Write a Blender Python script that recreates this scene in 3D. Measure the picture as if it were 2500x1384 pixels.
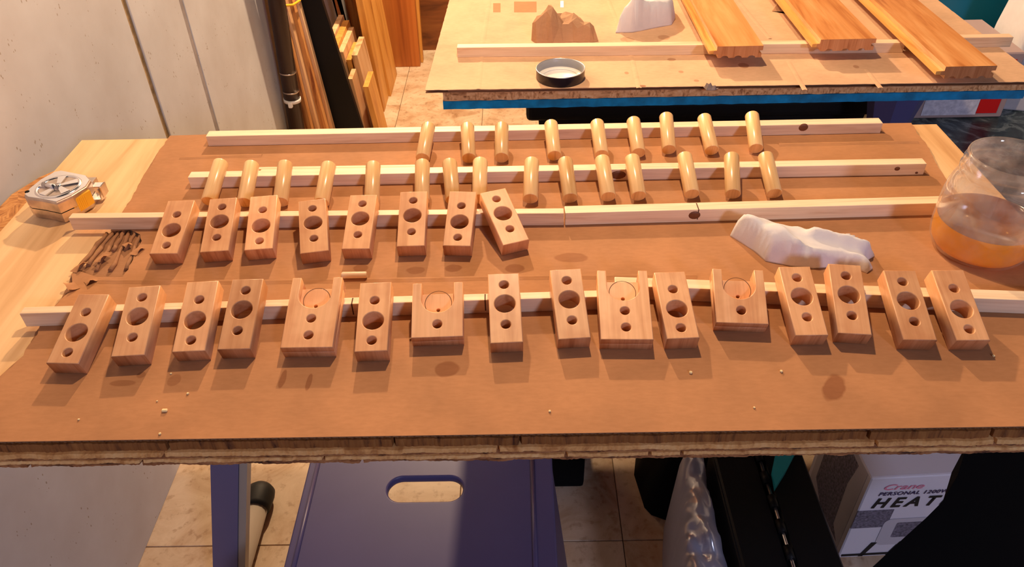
import bpy, bmesh, math, random
from mathutils import Vector, Matrix, noise
from mathutils.geometry import delaunay_2d_cdt

for o in list(bpy.data.objects):
    bpy.data.objects.remove(o, do_unlink=True)
scene = bpy.context.scene
COL = scene.collection
RND = random.Random(7)

# ------------------------------------------------------------------ camera
IW, IH, FPX = 2500.0, 1384.0, 1900.0
PITCH, YAW, ROLL = 0.67416163, -0.01197245, -0.02435307
CAM = Vector((0.0, 0.0, 1.27))
_f = Vector((math.sin(YAW) * math.cos(PITCH), math.cos(YAW) * math.cos(PITCH), -math.sin(PITCH)))
_r = Vector((math.cos(YAW), -math.sin(YAW), 0.0))
_u = _r.cross(_f)
RT = _r * math.cos(ROLL) + _u * math.sin(ROLL)
UP = _u * math.cos(ROLL) - _r * math.sin(ROLL)
FW = _f
cd = bpy.data.cameras.new('camera')
cam = bpy.data.objects.new('camera', cd)
COL.objects.link(cam)
cd.sensor_width = 36.0
cd.lens = FPX / IW * 36.0
cd.clip_start = 0.02
m = Matrix.Identity(4)
for i in range(3):
    m[i][0] = RT[i]; m[i][1] = UP[i]; m[i][2] = -FW[i]; m[i][3] = CAM[i]
cam.matrix_world = m
scene.camera = cam


def ray(px, py):
    return RT * ((px - IW / 2) / FPX) - UP * ((py - IH / 2) / FPX) + FW


def P(px, py, z=0.75):
    d = ray(px, py)
    return CAM + d * ((z - CAM.z) / d.z)


def onY(px, py, y):
    d = ray(px, py)
    return CAM + d * (y / d.y)


# ------------------------------------------------------------------ world, lights, exposure
world = bpy.data.worlds.new('world')
scene.world = world
world.use_nodes = True
bg = world.node_tree.nodes['Background']
bg.inputs[0].default_value = (0.72, 0.70, 0.86, 1)
bg.inputs[1].default_value = 0.022
vs = scene.view_settings
vs.view_transform = 'Standard'
vs.look = 'None'
vs.gamma = 1.0
vs.use_curve_mapping = False
vs.exposure = 0.4


def light(name, kind, loc, energy, color, radius=0.03, target=None, spot=None, blend=0.3):
    l = bpy.data.lights.new(name, kind)
    o = bpy.data.objects.new(name, l)
    COL.objects.link(o)
    o.location = loc
    l.energy = energy
    l.color = color
    l.shadow_soft_size = radius
    if target:
        o.rotation_euler = (Vector(target) - Vector(loc)).to_track_quat('-Z', 'Y').to_euler()
    if spot:
        l.spot_size = math.radians(spot)
        l.spot_blend = blend
    return o


# two warm bulbs above the benches (their double shadows show in the photograph) and cool daylight from behind the camera
light('bench_lamp_offscreen', 'POINT', (0.04, 1.02, 1.72), 28.0, (1.0, 0.70, 0.42), 0.02)
light('ceiling_lamp_offscreen', 'POINT', (-0.25, 2.55, 1.75), 120.0, (1.0, 0.71, 0.43), 0.025)
day = light('daylight_behind_offscreen', 'AREA', (1.10, -1.75, 2.0), 20.0, (0.66, 0.70, 1.0), target=(0.15, 0.85, 0.75))
day.data.shape = 'SQUARE'
day.data.size = 0.28


# ------------------------------------------------------------------ materials
MATS = {}


def mat_base(name, color=(0.5, 0.5, 0.5), rough=0.6, metal=0.0, spec=0.4):
    mt = bpy.data.materials.new(name)
    mt.use_nodes = True
    b = mt.node_tree.nodes['Principled BSDF']
    b.inputs['Base Color'].default_value = (*color, 1)
    b.inputs['Roughness'].default_value = rough
    b.inputs['Metallic'].default_value = metal
    b.inputs['Specular IOR Level'].default_value = spec
    MATS[name] = mt
    return mt, mt.node_tree, b


def N(nt, t, **kw):
    n = nt.nodes.new(t)
    for k, v in kw.items():
        if k.startswith('i_'):
            n.inputs[k[2:].replace('_', ' ')].default_value = v
        else:
            setattr(n, k, v)
    return n


def ramp(nt, src, stops):
    r = N(nt, 'ShaderNodeValToRGB')
    e = r.color_ramp.elements
    e[0].position, e[0].color = stops[0][0], (*stops[0][1], 1)
    e[1].position, e[1].color = stops[-1][0], (*stops[-1][1], 1)
    for p, c in stops[1:-1]:
        x = e.new(p)
        x.color = (*c, 1)
    nt.links.new(src, r.inputs[0])
    return r.outputs[0]


def coords(nt, scale, rnd=True):
    tc = N(nt, 'ShaderNodeTexCoord')
    mp = N(nt, 'ShaderNodeMapping')
    mp.inputs['Scale'].default_value = scale
    nt.links.new(tc.outputs['Object'], mp.inputs['Vector'])
    if rnd:
        oi = N(nt, 'ShaderNodeObjectInfo')
        mu = N(nt, 'ShaderNodeMath', operation='MULTIPLY')
        mu.inputs[1].default_value = 57.0
        nt.links.new(oi.outputs['Random'], mu.inputs[0])
        cx = N(nt, 'ShaderNodeCombineXYZ')
        for k in range(3):
            nt.links.new(mu.outputs[0], cx.inputs[k])
        nt.links.new(cx.outputs[0], mp.inputs['Location'])
    return mp.outputs[0]


def noise_fac(nt, vec, scale, detail=5.0, rough=0.55, dist=0.0):
    n = N(nt, 'ShaderNodeTexNoise')
    n.inputs['Scale'].default_value = scale
    n.inputs['Detail'].default_value = detail
    n.inputs['Roughness'].default_value = rough
    n.inputs['Distortion'].default_value = dist
    nt.links.new(vec, n.inputs['Vector'])
    return n.outputs['Fac']


def mixc(nt, fac, a, b, mode='MIX'):
    x = N(nt, 'ShaderNodeMix', data_type='RGBA', blend_type=mode)
    if isinstance(fac, float):
        x.inputs[0].default_value = fac
    else:
        nt.links.new(fac, x.inputs[0])
    for v, s in ((a, x.inputs[6]), (b, x.inputs[7])):
        if isinstance(v, tuple):
            s.default_value = (*v, 1)
        else:
            nt.links.new(v, s)
    return x.outputs[2]


def bump(nt, b, h, strength=0.2, dist=0.001):
    bn = N(nt, 'ShaderNodeBump')
    bn.inputs['Strength'].default_value = strength
    bn.inputs['Distance'].default_value = dist
    nt.links.new(h, bn.inputs['Height'])
    nt.links.new(bn.outputs[0], b.inputs['Normal'])


def wood(name, light_c, mid_c, dark_c, axis=1, rough=0.45, scale=90.0, var=0.25, spec=0.4, streak=0.07, coat=0.0, blot=0.0):
    mt, nt, b = mat_base(name, mid_c, rough, 0, spec)
    s = [1.0, 1.0, 1.0]
    s[axis] = streak
    v = coords(nt, s)
    f1 = noise_fac(nt, v, scale, 4, 0.6, 0.6)
    c1 = ramp(nt, f1, [(0.30, dark_c), (0.46, mid_c), (0.68, light_c)])
    s2 = [1.0, 1.0, 1.0]
    s2[axis] = 0.03
    v2 = coords(nt, s2)
    f2 = noise_fac(nt, v2, scale * 5, 3, 0.6)
    c2 = ramp(nt, f2, [(0.35, (0.82, 0.76, 0.70)), (0.6, (1.0, 1.0, 1.0))])
    c = mixc(nt, 0.55, c1, c2, 'MULTIPLY')
    oi = N(nt, 'ShaderNodeObjectInfo')
    lo, hi = 1.0 - var, 1.0 + var * 0.5
    cr = ramp(nt, oi.outputs['Random'], [(0.0, (lo, lo * 0.94, lo * 0.88)), (1.0, (hi, hi, hi))])
    c = mixc(nt, 1.0, c, cr, 'MULTIPLY')
    if blot:
        fb = noise_fac(nt, coords(nt, (1, 1, 1)), 26, 3)
        t = (1 - blot * 0.5, 1 - blot * 0.85, 1 - blot)
        c = mixc(nt, 1.0, c, ramp(nt, fb, [(0.36, t), (0.56, (1.0, 1.0, 1.0))]), 'MULTIPLY')
    nt.links.new(c, b.inputs['Base Color'])
    if coat:
        b.inputs['Coat Weight'].default_value = coat
        b.inputs['Coat Roughness'].default_value = 0.18
    bump(nt, b, f2, 0.08, 0.0006)
    return mt


def plain(name, color, rough=0.5, metal=0.0, var=0.0, scale=30.0, spec=0.4, bmp=0.0):
    mt, nt, b = mat_base(name, color, rough, metal, spec)
    if var or bmp:
        v = coords(nt, (1, 1, 1), False)
        f = noise_fac(nt, v, scale, 6)
        d = tuple(x * (1 - var) for x in color)
        l = tuple(min(1, x * (1 + var)) for x in color)
        nt.links.new(ramp(nt, f, [(0.3, d), (0.7, l)]), b.inputs['Base Color'])
        if bmp:
            bump(nt, b, f, bmp, 0.002)
    return mt


wood('pine_stick', (0.90, 0.72, 0.52), (0.87, 0.66, 0.46), (0.74, 0.50, 0.32), 0, 0.5, 70, 0.08)
wood('cherry_block', (0.83, 0.47, 0.25), (0.78, 0.42, 0.21), (0.62, 0.29, 0.125), 1, 0.42, 45, 0.22, coat=0.08, blot=0.22)
wood('maple_dowel', (0.88, 0.60, 0.30), (0.83, 0.54, 0.25), (0.68, 0.38, 0.14), 1, 0.28, 60, 0.20, coat=0.4)
wood('end_grain', (0.64, 0.30, 0.14), (0.56, 0.24, 0.10), (0.42, 0.15, 0.055), 2, 0.45, 120, 0.2)
wood('plank_yellow', (0.85, 0.47, 0.13), (0.74, 0.36, 0.08), (0.5, 0.2, 0.04), 2, 0.5, 25, 0.12)
wood('plank_pale', (0.84, 0.60, 0.38), (0.76, 0.48, 0.26), (0.5, 0.26, 0.12), 2, 0.5, 25, 0.10)
wood('strip_grain', (0.74, 0.40, 0.16), (0.60, 0.27, 0.08), (0.24, 0.07, 0.02), 2, 0.5, 60, 0.2)
wood('panel_orange', (0.60, 0.22, 0.05), (0.48, 0.15, 0.03), (0.30, 0.08, 0.015), 2, 0.45, 14, 0.05)
wood('panel_dark', (0.30, 0.11, 0.03), (0.22, 0.07, 0.02), (0.10, 0.03, 0.01), 0, 0.5, 16, 0.05, streak=0.2)
wood('board_floor', (0.80, 0.42, 0.17), (0.66, 0.28, 0.09), (0.42, 0.13, 0.03), 1, 0.25, 28, 0.10, streak=0.10, coat=0.5)
wood('board_tongue', (0.85, 0.48, 0.16), (0.76, 0.38, 0.10), (0.5, 0.2, 0.04), 1, 0.35, 50, 0.05)
wood('ply_dark', (0.34, 0.14, 0.035), (0.26, 0.095, 0.022), (0.07, 0.02, 0.006), 2, 0.7, 130, 0.02, streak=0.12)
wood('ply_light', (0.86, 0.52, 0.22), (0.76, 0.40, 0.14), (0.45, 0.18, 0.05), 1, 0.7, 60, 0.05, streak=0.3)
wood('ply_end', (0.50, 0.23, 0.09), (0.30, 0.11, 0.035), (0.05, 0.015, 0.005), 0, 0.7, 160, 0.02, streak=0.35)
wood('plywood_face', (0.86, 0.60, 0.34), (0.80, 0.52, 0.27), (0.60, 0.34, 0.15), 1, 0.55, 16, 0.02, streak=0.14)


def make_osb(name, base=((0.62, 0.30, 0.10), (0.48, 0.20, 0.06), (0.20, 0.07, 0.02))):
    mt, nt, b = mat_base(name, base[0], 0.75)
    v = coords(nt, (1, 1, 1), False)
    vo = N(nt, 'ShaderNodeTexVoronoi')
    vo.inputs['Scale'].default_value = 45
    nt.links.new(v, vo.inputs['Vector'])
    # strands: each cell has its own direction
    wv = N(nt, 'ShaderNodeMapping')
    wv.inputs['Scale'].default_value = (0.25, 2.2, 1)
    vr = N(nt, 'ShaderNodeVectorRotate', rotation_type='Z_AXIS')
    nt.links.new(v, vr.inputs['Vector'])
    sx = N(nt, 'ShaderNodeSeparateColor')
    nt.links.new(vo.outputs['Color'], sx.inputs[0])
    an = N(nt, 'ShaderNodeMath', operation='MULTIPLY')
    an.inputs[1].default_value = 3.1
    nt.links.new(sx.outputs[0], an.inputs[0])
    nt.links.new(an.outputs[0], vr.inputs['Angle'])
    nt.links.new(vr.outputs[0], wv.inputs['Vector'])
    f = noise_fac(nt, wv.outputs[0], 120, 4, 0.6)
    c = ramp(nt, f, [(0.32, base[2]), (0.48, base[1]), (0.66, base[0])])
    nt.links.new(c, b.inputs['Base Color'])
    bump(nt, b, f, 0.3, 0.002)


make_osb('osb')
make_osb('osb_edge', ((0.85, 0.55, 0.28), (0.72, 0.38, 0.16), (0.30, 0.12, 0.04)))


def make_cardboard(name, col, stains=(), crease=(), amount=0.35):
    mt, nt, b = mat_base(name, col, 0.82, 0, 0.25)
    v = coords(nt, (1, 1, 1), False)
    f = noise_fac(nt, v, 14, 6)
    fine = noise_fac(nt, coords(nt, (0.35, 1, 1), False), 260, 3)
    lo = tuple(x * 0.84 for x in col)
    hi = tuple(min(1, x * 1.08) for x in col)
    c = ramp(nt, f, [(0.3, lo), (0.7, hi)])
    c = mixc(nt, 0.5, c, ramp(nt, fine, [(0.3, (0.86, 0.83, 0.80)), (0.65, (1.03, 1.03, 1.03))]), 'MULTIPLY')
    wob = noise_fac(nt, v, 35, 3)
    for (x, y, rx, ry, an, st) in stains:
        mp = N(nt, 'ShaderNodeMapping', vector_type='TEXTURE')
        mp.inputs['Location'].default_value = (x, y, 0.75)
        mp.inputs['Rotation'].default_value = (0, 0, an)
        mp.inputs['Scale'].default_value = (rx, ry, 1)
        nt.links.new(v, mp.inputs['Vector'])
        ln = N(nt, 'ShaderNodeVectorMath', operation='LENGTH')
        nt.links.new(mp.outputs[0], ln.inputs[0])
        ad = N(nt, 'ShaderNodeMath', operation='ADD')
        nt.links.new(ln.outputs['Value'], ad.inputs[0])
        nt.links.new(wob, ad.inputs[1])
        t = tuple(1 - st * k for k in (0.55, 0.75, 0.85))
        mk = ramp(nt, ad.outputs[0], [(0.0, t), (0.72, t), (0.80, (1, 1, 1))]) if False else None
        mr = N(nt, 'ShaderNodeMapRange')
        mr.inputs['From Min'].default_value = 1.38
        mr.inputs['From Max'].default_value = 1.56
        nt.links.new(ad.outputs[0], mr.inputs['Value'])
        c = mixc(nt, 1.0, c, mixc(nt, mr.outputs[0], t, (1.0, 1.0, 1.0)), 'MULTIPLY')
    nt.links.new(c, b.inputs['Base Color'])
    bump(nt, b, fine, 0.08, 0.0008)


def stain(px, py, wpx, hpx, an=0.0, st=0.5, z=0.75):
    p = P(px, py, z)
    a = (P(px + wpx / 2, py, z) - P(px - wpx / 2, py, z)).length / 2
    c = (P(px, py + hpx / 2, z) - P(px, py - hpx / 2, z)).length / 2
    return (p.x, p.y, a, c, an, st)


ST = [stain(1395, 628, 80, 22, 0, .40), stain(2035, 945, 110, 40, 0.95, .6), stain(755, 930, 14, 40, 0, .55),
      stain(690, 925, 18, 44, 0, .55), stain(300, 935, 70, 14, 0, .4), stain(345, 915, 24, 16, 0, .4),
      stain(425, 928, 30, 26, 0, .35), stain(1090, 900, 60, 36, 0, .5), stain(880, 655, 40, 22, 0, .45), stain(1015, 660, 50, 18, 0, .4),
      stain(1105, 655, 44, 20, 0, .5), stain(1258, 655, 44, 20, 0, .5)]
make_cardboard('cardboard', (0.44, 0.205, 0.092), ST)
make_cardboard('cardboard_inner', (0.36, 0.17, 0.08))
make_cardboard('cardboard_pale', (0.66, 0.41, 0.25), [stain(1530, 97, 34, 12, 0, .4), stain(1621, 91, 30, 12, 0, .4), stain(1815, 160, 26, 12, 0, .6), stain(1530, 178, 10, 6, 0, .5), stain(1663, 175, 14, 6, 0, .5), stain(1700, 197, 12, 5, 0, .5), stain(1640, 145, 22, 8, 0, .5), stain(2090, 163, 16, 8, 0, .5), stain(1570, 210, 14, 4, 0, .8)])
make_cardboard('paper_bag', (0.46, 0.255, 0.14))


def make_wall():
    mt, nt, b = mat_base('foam_wall', (0.72, 0.70, 0.66), 0.55, 0, 0.4)
    v = coords(nt, (1, 1, 1), False)
    f = noise_fac(nt, v, 5, 5)
    c = ramp(nt, f, [(0.3, (0.50, 0.48, 0.49)), (0.65, (0.60, 0.60, 0.63))])
    vo = N(nt, 'ShaderNodeTexVoronoi')
    vo.inputs['Scale'].default_value = 120
    mp = N(nt, 'ShaderNodeMapping')
    mp.inputs['Scale'].default_value = (1, 1.2, 0.7)
    nt.links.new(v, mp.inputs['Vector'])
    nt.links.new(mp.outputs[0], vo.inputs['Vector'])
    gate = noise_fac(nt, v, 26, 3)
    gt = N(nt, 'ShaderNodeMapRange')
    gt.inputs['From Min'].default_value = 0.48
    gt.inputs['From Max'].default_value = 0.66
    gt.inputs['To Max'].default_value = 0.20
    nt.links.new(gate, gt.inputs['Value'])
    cmpn = N(nt, 'ShaderNodeMath', operation='LESS_THAN')
    nt.links.new(vo.outputs['Distance'], cmpn.inputs[0])
    nt.links.new(gt.outputs[0], cmpn.inputs[1])
    c = mixc(nt, cmpn.outputs[0], c, (0.34, 0.29, 0.25))
    nt.links.new(c, b.inputs['Base Color'])
    bump(nt, b, cmpn.outputs[0], -0.4, 0.003)


make_wall()


def make_tile():
    mt, nt, b = mat_base('floor_tile', (0.6, 0.45, 0.32), 0.5)
    v = coords(nt, (1, 1, 1))
    f = noise_fac(nt, v, 9, 7, 0.62, 0.8)
    c = ramp(nt, f, [(0.3, (0.40, 0.24, 0.13)), (0.48, (0.58, 0.42, 0.28)), (0.66, (0.70, 0.55, 0.40))])
    f2 = noise_fac(nt, v, 60, 4)
    c = mixc(nt, 0.6, c, ramp(nt, f2, [(0.32, (0.6, 0.5, 0.42)), (0.45, (1, 1, 1))]), 'MULTIPLY')
    nt.links.new(c, b.inputs['Base Color'])


make_tile()
plain('grout', (0.22, 0.15, 0.09), 0.9)
plain('groove_dirt', (0.30, 0.20, 0.10), 0.9, 0, 0.4, 60)
plain('groove_grey', (0.30, 0.26, 0.26), 0.8, 0, 0.2, 30)
plain('far_wall', (0.34, 0.17, 0.07), 0.8, 0, 0.3, 4)
plain('black_plastic', (0.006, 0.006, 0.007), 0.5, spec=0.2)
plain('black_matte', (0.005, 0.005, 0.006), 0.8, spec=0.1)
plain('brown_pole', (0.035, 0.015, 0.010), 0.35)
plain('black_rubber', (0.012, 0.012, 0.012), 0.6)
plain('steel', (0.55, 0.55, 0.60), 0.3, 1.0)
plain('chrome', (0.80, 0.80, 0.86), 0.16, 1.0)
plain('worn_chrome', (0.62, 0.52, 0.46), 0.32, 1.0, 0.25, 60)
plain('lid_black', (0.020, 0.012, 0.016), 0.3)
plain('lid_inner', (0.32, 0.31, 0.32), 0.35)
plain('lid_white', (0.80, 0.76, 0.70), 0.4)
plain('yellow_plastic', (0.85, 0.42, 0.02), 0.4)
plain('yellow_band', (0.9, 0.5, 0.03), 0.5)
plain('white_plastic', (0.8, 0.78, 0.76), 0.5)
plain('purple_plastic', (0.095, 0.082, 0.20), 0.38, 0, 0.12, 3)
plain('purple_metal', (0.14, 0.13, 0.27), 0.4)
plain('grey_tube', (0.42, 0.36, 0.30), 0.4)
plain('teal_plastic', (0.01, 0.20, 0.33), 0.35)
plain('teal_bright', (0.02, 0.33, 0.42), 0.4)
plain('navy_plastic', (0.06, 0.07, 0.22), 0.45)
plain('blue_paint', (0.0, 0.22, 0.48), 0.5, 0, 0.35, 45, bmp=0.2)
plain('green_edge', (0.03, 0.10, 0.06), 0.7, 0, 0.3, 50)
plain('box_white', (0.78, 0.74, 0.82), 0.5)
plain('box_side', (0.58, 0.54, 0.60), 0.6)  # carton white greyed, side shade put into the colour; heater picture uses it too
plain('box_top', (0.70, 0.66, 0.74), 0.6)  # same carton white, a little darker to paint in the shaded top
plain('box_greymid', (0.17, 0.15, 0.20), 0.6, 0, 0.6, 220)
plain('print_black', (0.01, 0.01, 0.012), 0.5)
plain('print_blue', (0.03, 0.02, 0.10), 0.5)
plain('print_pink', (0.80, 0.25, 0.38), 0.5)
plain('red_print', (0.75, 0.01, 0.01), 0.5)
plain('carton_pink', (0.50, 0.36, 0.34), 0.7)
plain('label_white', (0.74, 0.72, 0.86), 0.6, 0, 0.25, 90)
plain('chip', (0.85, 0.66, 0.34), 0.7)
plain('grey_lump', (0.22, 0.17, 0.16), 0.8, 0, 0.3, 90)
plain('knot', (0.16, 0.05, 0.02), 0.5)
plain('crack', (0.10, 0.04, 0.02), 0.9)


def make_marble():
    mt, nt, b = mat_base('marbled', (0.05, 0.08, 0.09), 0.3)
    v = coords(nt, (1, 1, 1), False)
    f = noise_fac(nt, v, 12, 6, 0.7, 1.6)
    c = ramp(nt, f, [(0.38, (0.015, 0.025, 0.032)), (0.52, (0.045, 0.075, 0.08)), (0.60, (0.22, 0.28, 0.28)), (0.66, (0.05, 0.08, 0.085))])
    nt.links.new(c, b.inputs['Base Color'])


make_marble()


def make_cloth(name, col):
    mt, nt, b = mat_base(name, col, 0.9, 0, 0.2)
    v = coords(nt, (1, 1, 1), False)
    f = noise_fac(nt, v, 420, 2)
    f2 = noise_fac(nt, v, 28, 3)
    c = ramp(nt, f2, [(0.3, tuple(x * 0.93 for x in col)), (0.6, col)])
    nt.links.new(c, b.inputs['Base Color'])
    bump(nt, b, f, 0.15, 0.0008)


make_cloth('white_cloth', (0.66, 0.63, 0.66))


def make_glass():
    mt = bpy.data.materials.new('jar_glass')
    mt.use_nodes = True
    nt = mt.node_tree
    nt.nodes.remove(nt.nodes['Principled BSDF'])
    out = nt.nodes['Material Output']
    tr = N(nt, 'ShaderNodeBsdfTransparent')
    tr.inputs[0].default_value = (0.97, 0.97, 0.96, 1)
    gl = N(nt, 'ShaderNodeBsdfGlossy')
    gl.inputs['Roughness'].default_value = 0.05
    gl.inputs[0].default_value = (1, 1, 1, 1)
    df = N(nt, 'ShaderNodeBsdfTranslucent')
    df.inputs[0].default_value = (0.85, 0.78, 0.76, 1)
    df2 = N(nt, 'ShaderNodeBsdfDiffuse')
    df2.inputs[0].default_value = (0.85, 0.80, 0.80, 1)
    dm = N(nt, 'ShaderNodeMixShader')
    nt.links.new(df.outputs[0], dm.inputs[1])
    nt.links.new(df2.outputs[0], dm.inputs[2])
    lw = N(nt, 'ShaderNodeLayerWeight')
    lw.inputs[0].default_value = 0.35
    m1 = N(nt, 'ShaderNodeMixShader')
    pw = N(nt, 'ShaderNodeMath', operation='POWER')
    pw.inputs[1].default_value = 1.9
    nt.links.new(lw.outputs['Facing'], pw.inputs[0])
    mrf = N(nt, 'ShaderNodeMapRange')
    mrf.inputs['To Min'].default_value = 0.035
    mrf.inputs['To Max'].default_value = 0.9
    nt.links.new(pw.outputs[0], mrf.inputs['Value'])
    nt.links.new(mrf.outputs[0], m1.inputs[0])
    nt.links.new(tr.outputs[0], m1.inputs[1])
    nt.links.new(gl.outputs[0], m1.inputs[2])
    v = coords(nt, (1, 1, 1), False)
    f = noise_fac(nt, v, 45, 6, 0.65)
    mr = N(nt, 'ShaderNodeMapRange')
    mr.inputs['From Min'].default_value = 0.4
    mr.inputs['From Max'].default_value = 0.75
    mr.inputs['To Min'].default_value = 0.05
    mr.inputs['To Max'].default_value = 0.26
    nt.links.new(f, mr.inputs['Value'])
    m2 = N(nt, 'ShaderNodeMixShader')
    nt.links.new(mr.outputs[0], m2.inputs[0])
    nt.links.new(m1.outputs[0], m2.inputs[1])
    nt.links.new(dm.outputs[0], m2.inputs[2])
    nt.links.new(m2.outputs[0], out.inputs[0])
    MATS['jar_glass'] = mt

    mt = bpy.data.materials.new('amber_oil')
    mt.use_nodes = True
    nt = mt.node_tree
    nt.nodes.remove(nt.nodes['Principled BSDF'])
    out = nt.nodes['Material Output']
    tr = N(nt, 'ShaderNodeBsdfTransparent')
    tr.inputs[0].default_value = (1.0, 0.56, 0.04, 1)
    tl = N(nt, 'ShaderNodeBsdfTranslucent')
    v = coords(nt, (1, 1, 1), False)
    f = noise_fac(nt, v, 70, 6, 0.7)
    nt.links.new(ramp(nt, f, [(0.4, (1.0, 0.46, 0.01)), (0.7, (1.0, 0.66, 0.05))]), tl.inputs[0])
    df = N(nt, 'ShaderNodeBsdfDiffuse')
    df.inputs[0].default_value = (1.0, 0.44, 0.004, 1)
    a = N(nt, 'ShaderNodeMixShader')
    a.inputs[0].default_value = 0.8
    nt.links.new(tl.outputs[0], a.inputs[1])
    nt.links.new(df.outputs[0], a.inputs[2])
    b_ = N(nt, 'ShaderNodeMixShader')
    b_.inputs[0].default_value = 0.72
    nt.links.new(tr.outputs[0], b_.inputs[1])
    nt.links.new(a.outputs[0], b_.inputs[2])
    gl = N(nt, 'ShaderNodeBsdfGlossy')
    gl.inputs['Roughness'].default_value = 0.06
    c_ = N(nt, 'ShaderNodeMixShader')
    c_.inputs[0].default_value = 0.05
    nt.links.new(b_.outputs[0], c_.inputs[1])
    nt.links.new(gl.outputs[0], c_.inputs[2])
    nt.links.new(c_.outputs[0], out.inputs[0])
    MATS['amber_oil'] = mt

    mt = bpy.data.materials.new('oil_surface')
    mt.use_nodes = True
    nt = mt.node_tree
    nt.nodes.remove(nt.nodes['Principled BSDF'])
    out = nt.nodes['Material Output']
    tr = N(nt, 'ShaderNodeBsdfTransparent')
    tr.inputs[0].default_value = (0.85, 0.62, 0.30, 1)
    gl = N(nt, 'ShaderNodeBsdfGlossy')
    gl.inputs['Roughness'].default_value = 0.12
    a = N(nt, 'ShaderNodeMixShader')
    a.inputs[0].default_value = 0.45
    nt.links.new(tr.outputs[0], a.inputs[1])
    nt.links.new(gl.outputs[0], a.inputs[2])
    nt.links.new(a.outputs[0], out.inputs[0])
    MATS['oil_surface'] = mt

    mt = bpy.data.materials.new('clear_film')
    mt.use_nodes = True
    nt = mt.node_tree
    nt.nodes.remove(nt.nodes['Principled BSDF'])
    out = nt.nodes['Material Output']
    tr = N(nt, 'ShaderNodeBsdfTransparent')
    gl = N(nt, 'ShaderNodeBsdfGlossy')
    gl.inputs['Roughness'].default_value = 0.22
    df = N(nt, 'ShaderNodeBsdfDiffuse')
    df.inputs[0].default_value = (0.55, 0.55, 0.68, 1)
    a = N(nt, 'ShaderNodeMixShader')
    a.inputs[0].default_value = 0.55
    nt.links.new(tr.outputs[0], a.inputs[1])
    nt.links.new(df.outputs[0], a.inputs[2])
    b_ = N(nt, 'ShaderNodeMixShader')
    b_.inputs[0].default_value = 0.2
    nt.links.new(a.outputs[0], b_.inputs[1])
    nt.links.new(gl.outputs[0], b_.inputs[2])
    nt.links.new(b_.outputs[0], out.inputs[0])
    MATS['clear_film'] = mt


make_glass()


# ------------------------------------------------------------------ mesh helpers
class MB:
    def __init__(s):
        s.v, s.f, s.sm = [], [], []

    def add(s, verts, faces, smooth=False):
        k = len(s.v)
        s.v += [tuple(x) for x in verts]
        s.f += [tuple(i + k for i in f) for f in faces]
        s.sm += [smooth] * len(faces)
        return s

    def box(s, a, b):
        (x0, y0, z0), (x1, y1, z1) = a, b
        return s.hexa([(x0, y0, z0), (x1, y0, z0), (x1, y1, z0), (x0, y1, z0), (x0, y0, z1), (x1, y0, z1), (x1, y1, z1), (x0, y1, z1)])

    def hexa(s, v):
        return s.add(v, [(0, 3, 2, 1), (4, 5, 6, 7), (0, 1, 5, 4), (1, 2, 6, 5), (2, 3, 7, 6), (3, 0, 4, 7)])

    def prism(s, poly, z0, z1, smooth=False):
        n = len(poly)
        v = [(x, y, z0) for x, y in poly] + [(x, y, z1) for x, y in poly]
        f = [tuple(range(n - 1, -1, -1)), tuple(range(n, 2 * n))]
        s.add(v, f)
        k = len(s.v) - 2 * n
        for i in range(n):
            j = (i + 1) % n
            s.f.append((k + i, k + j, k + n + j, k + n + i))
            s.sm.append(smooth)
        return s

    def tube(s, pts, r, n=12, caps=True, closed=False):
        pts = [Vector(p) for p in pts]
        rr = r if isinstance(r, (list, tuple)) else [r] * len(pts)
        m_ = len(pts)
        verts, faces = [], []
        ref = None
        for i, p in enumerate(pts):
            a = pts[(i - 1) % m_] if (i > 0 or closed) else p
            b = pts[(i + 1) % m_] if (i < m_ - 1 or closed) else p
            t = (b - a).normalized()
            if ref is None:
                ref = t.orthogonal().normalized()
            ref = (ref - t * ref.dot(t)).normalized()
            bi = t.cross(ref)
            for k in range(n):
                an = 2 * math.pi * k / n
                verts.append(p + (ref * math.cos(an) + bi * math.sin(an)) * rr[i])
        last = m_ if closed else m_ - 1
        for i in range(last):
            j = (i + 1) % m_
            for k in range(n):
                l = (k + 1) % n
                faces.append((i * n + k, i * n + l, j * n + l, j * n + k))
        s.add(verts, faces, True)
        if caps and not closed:
            k0 = len(s.v) - len(verts)
            s.f.append(tuple(k0 + k for k in range(n - 1, -1, -1)))
            s.f.append(tuple(k0 + (m_ - 1) * n + k for k in range(n)))
            s.sm += [False, False]
        return s

    def lathe(s, prof, n=48, c=(0, 0, 0), closed=False):
        verts, faces = [], []
        for r, z in prof:
            for k in range(n):
                a = 2 * math.pi * k / n
                verts.append((c[0] + r * math.cos(a), c[1] + r * math.sin(a), c[2] + z))
        m_ = len(prof)
        for i in range(m_ if closed else m_ - 1):
            j = (i + 1) % m_
            for k in range(n):
                l = (k + 1) % n
                faces.append((i * n + k, i * n + l, j * n + l, j * n + k))
        return s.add(verts, faces, True)

    def mesh(s, name):
        me = bpy.data.meshes.new(name)
        me.from_pydata(s.v, [], s.f)
        me.polygons.foreach_set('use_smooth', s.sm)
        me.validate()
        bm = bmesh.new()
        bm.from_mesh(me)
        bmesh.ops.recalc_face_normals(bm, faces=bm.faces)
        bm.to_mesh(me)
        bm.free()
        return me

    def build(s, name, mat, parent=None, loc=None):
        return link(name, s.mesh(name), mat, parent, loc)


def link(name, me, mat=None, parent=None, loc=None):
    o = bpy.data.objects.new(name, me)
    COL.objects.link(o)
    if mat and not me.materials:
        for k in (mat if isinstance(mat, (list, tuple)) else [mat]):
            me.materials.append(MATS[k])
    if parent:
        o.parent = parent
    if loc is not None:
        o.location = loc
    return o


def tag(o, label, cat, group=None):
    o['label'] = label
    o['category'] = cat
    if group:
        o['group'] = group
    return o


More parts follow.
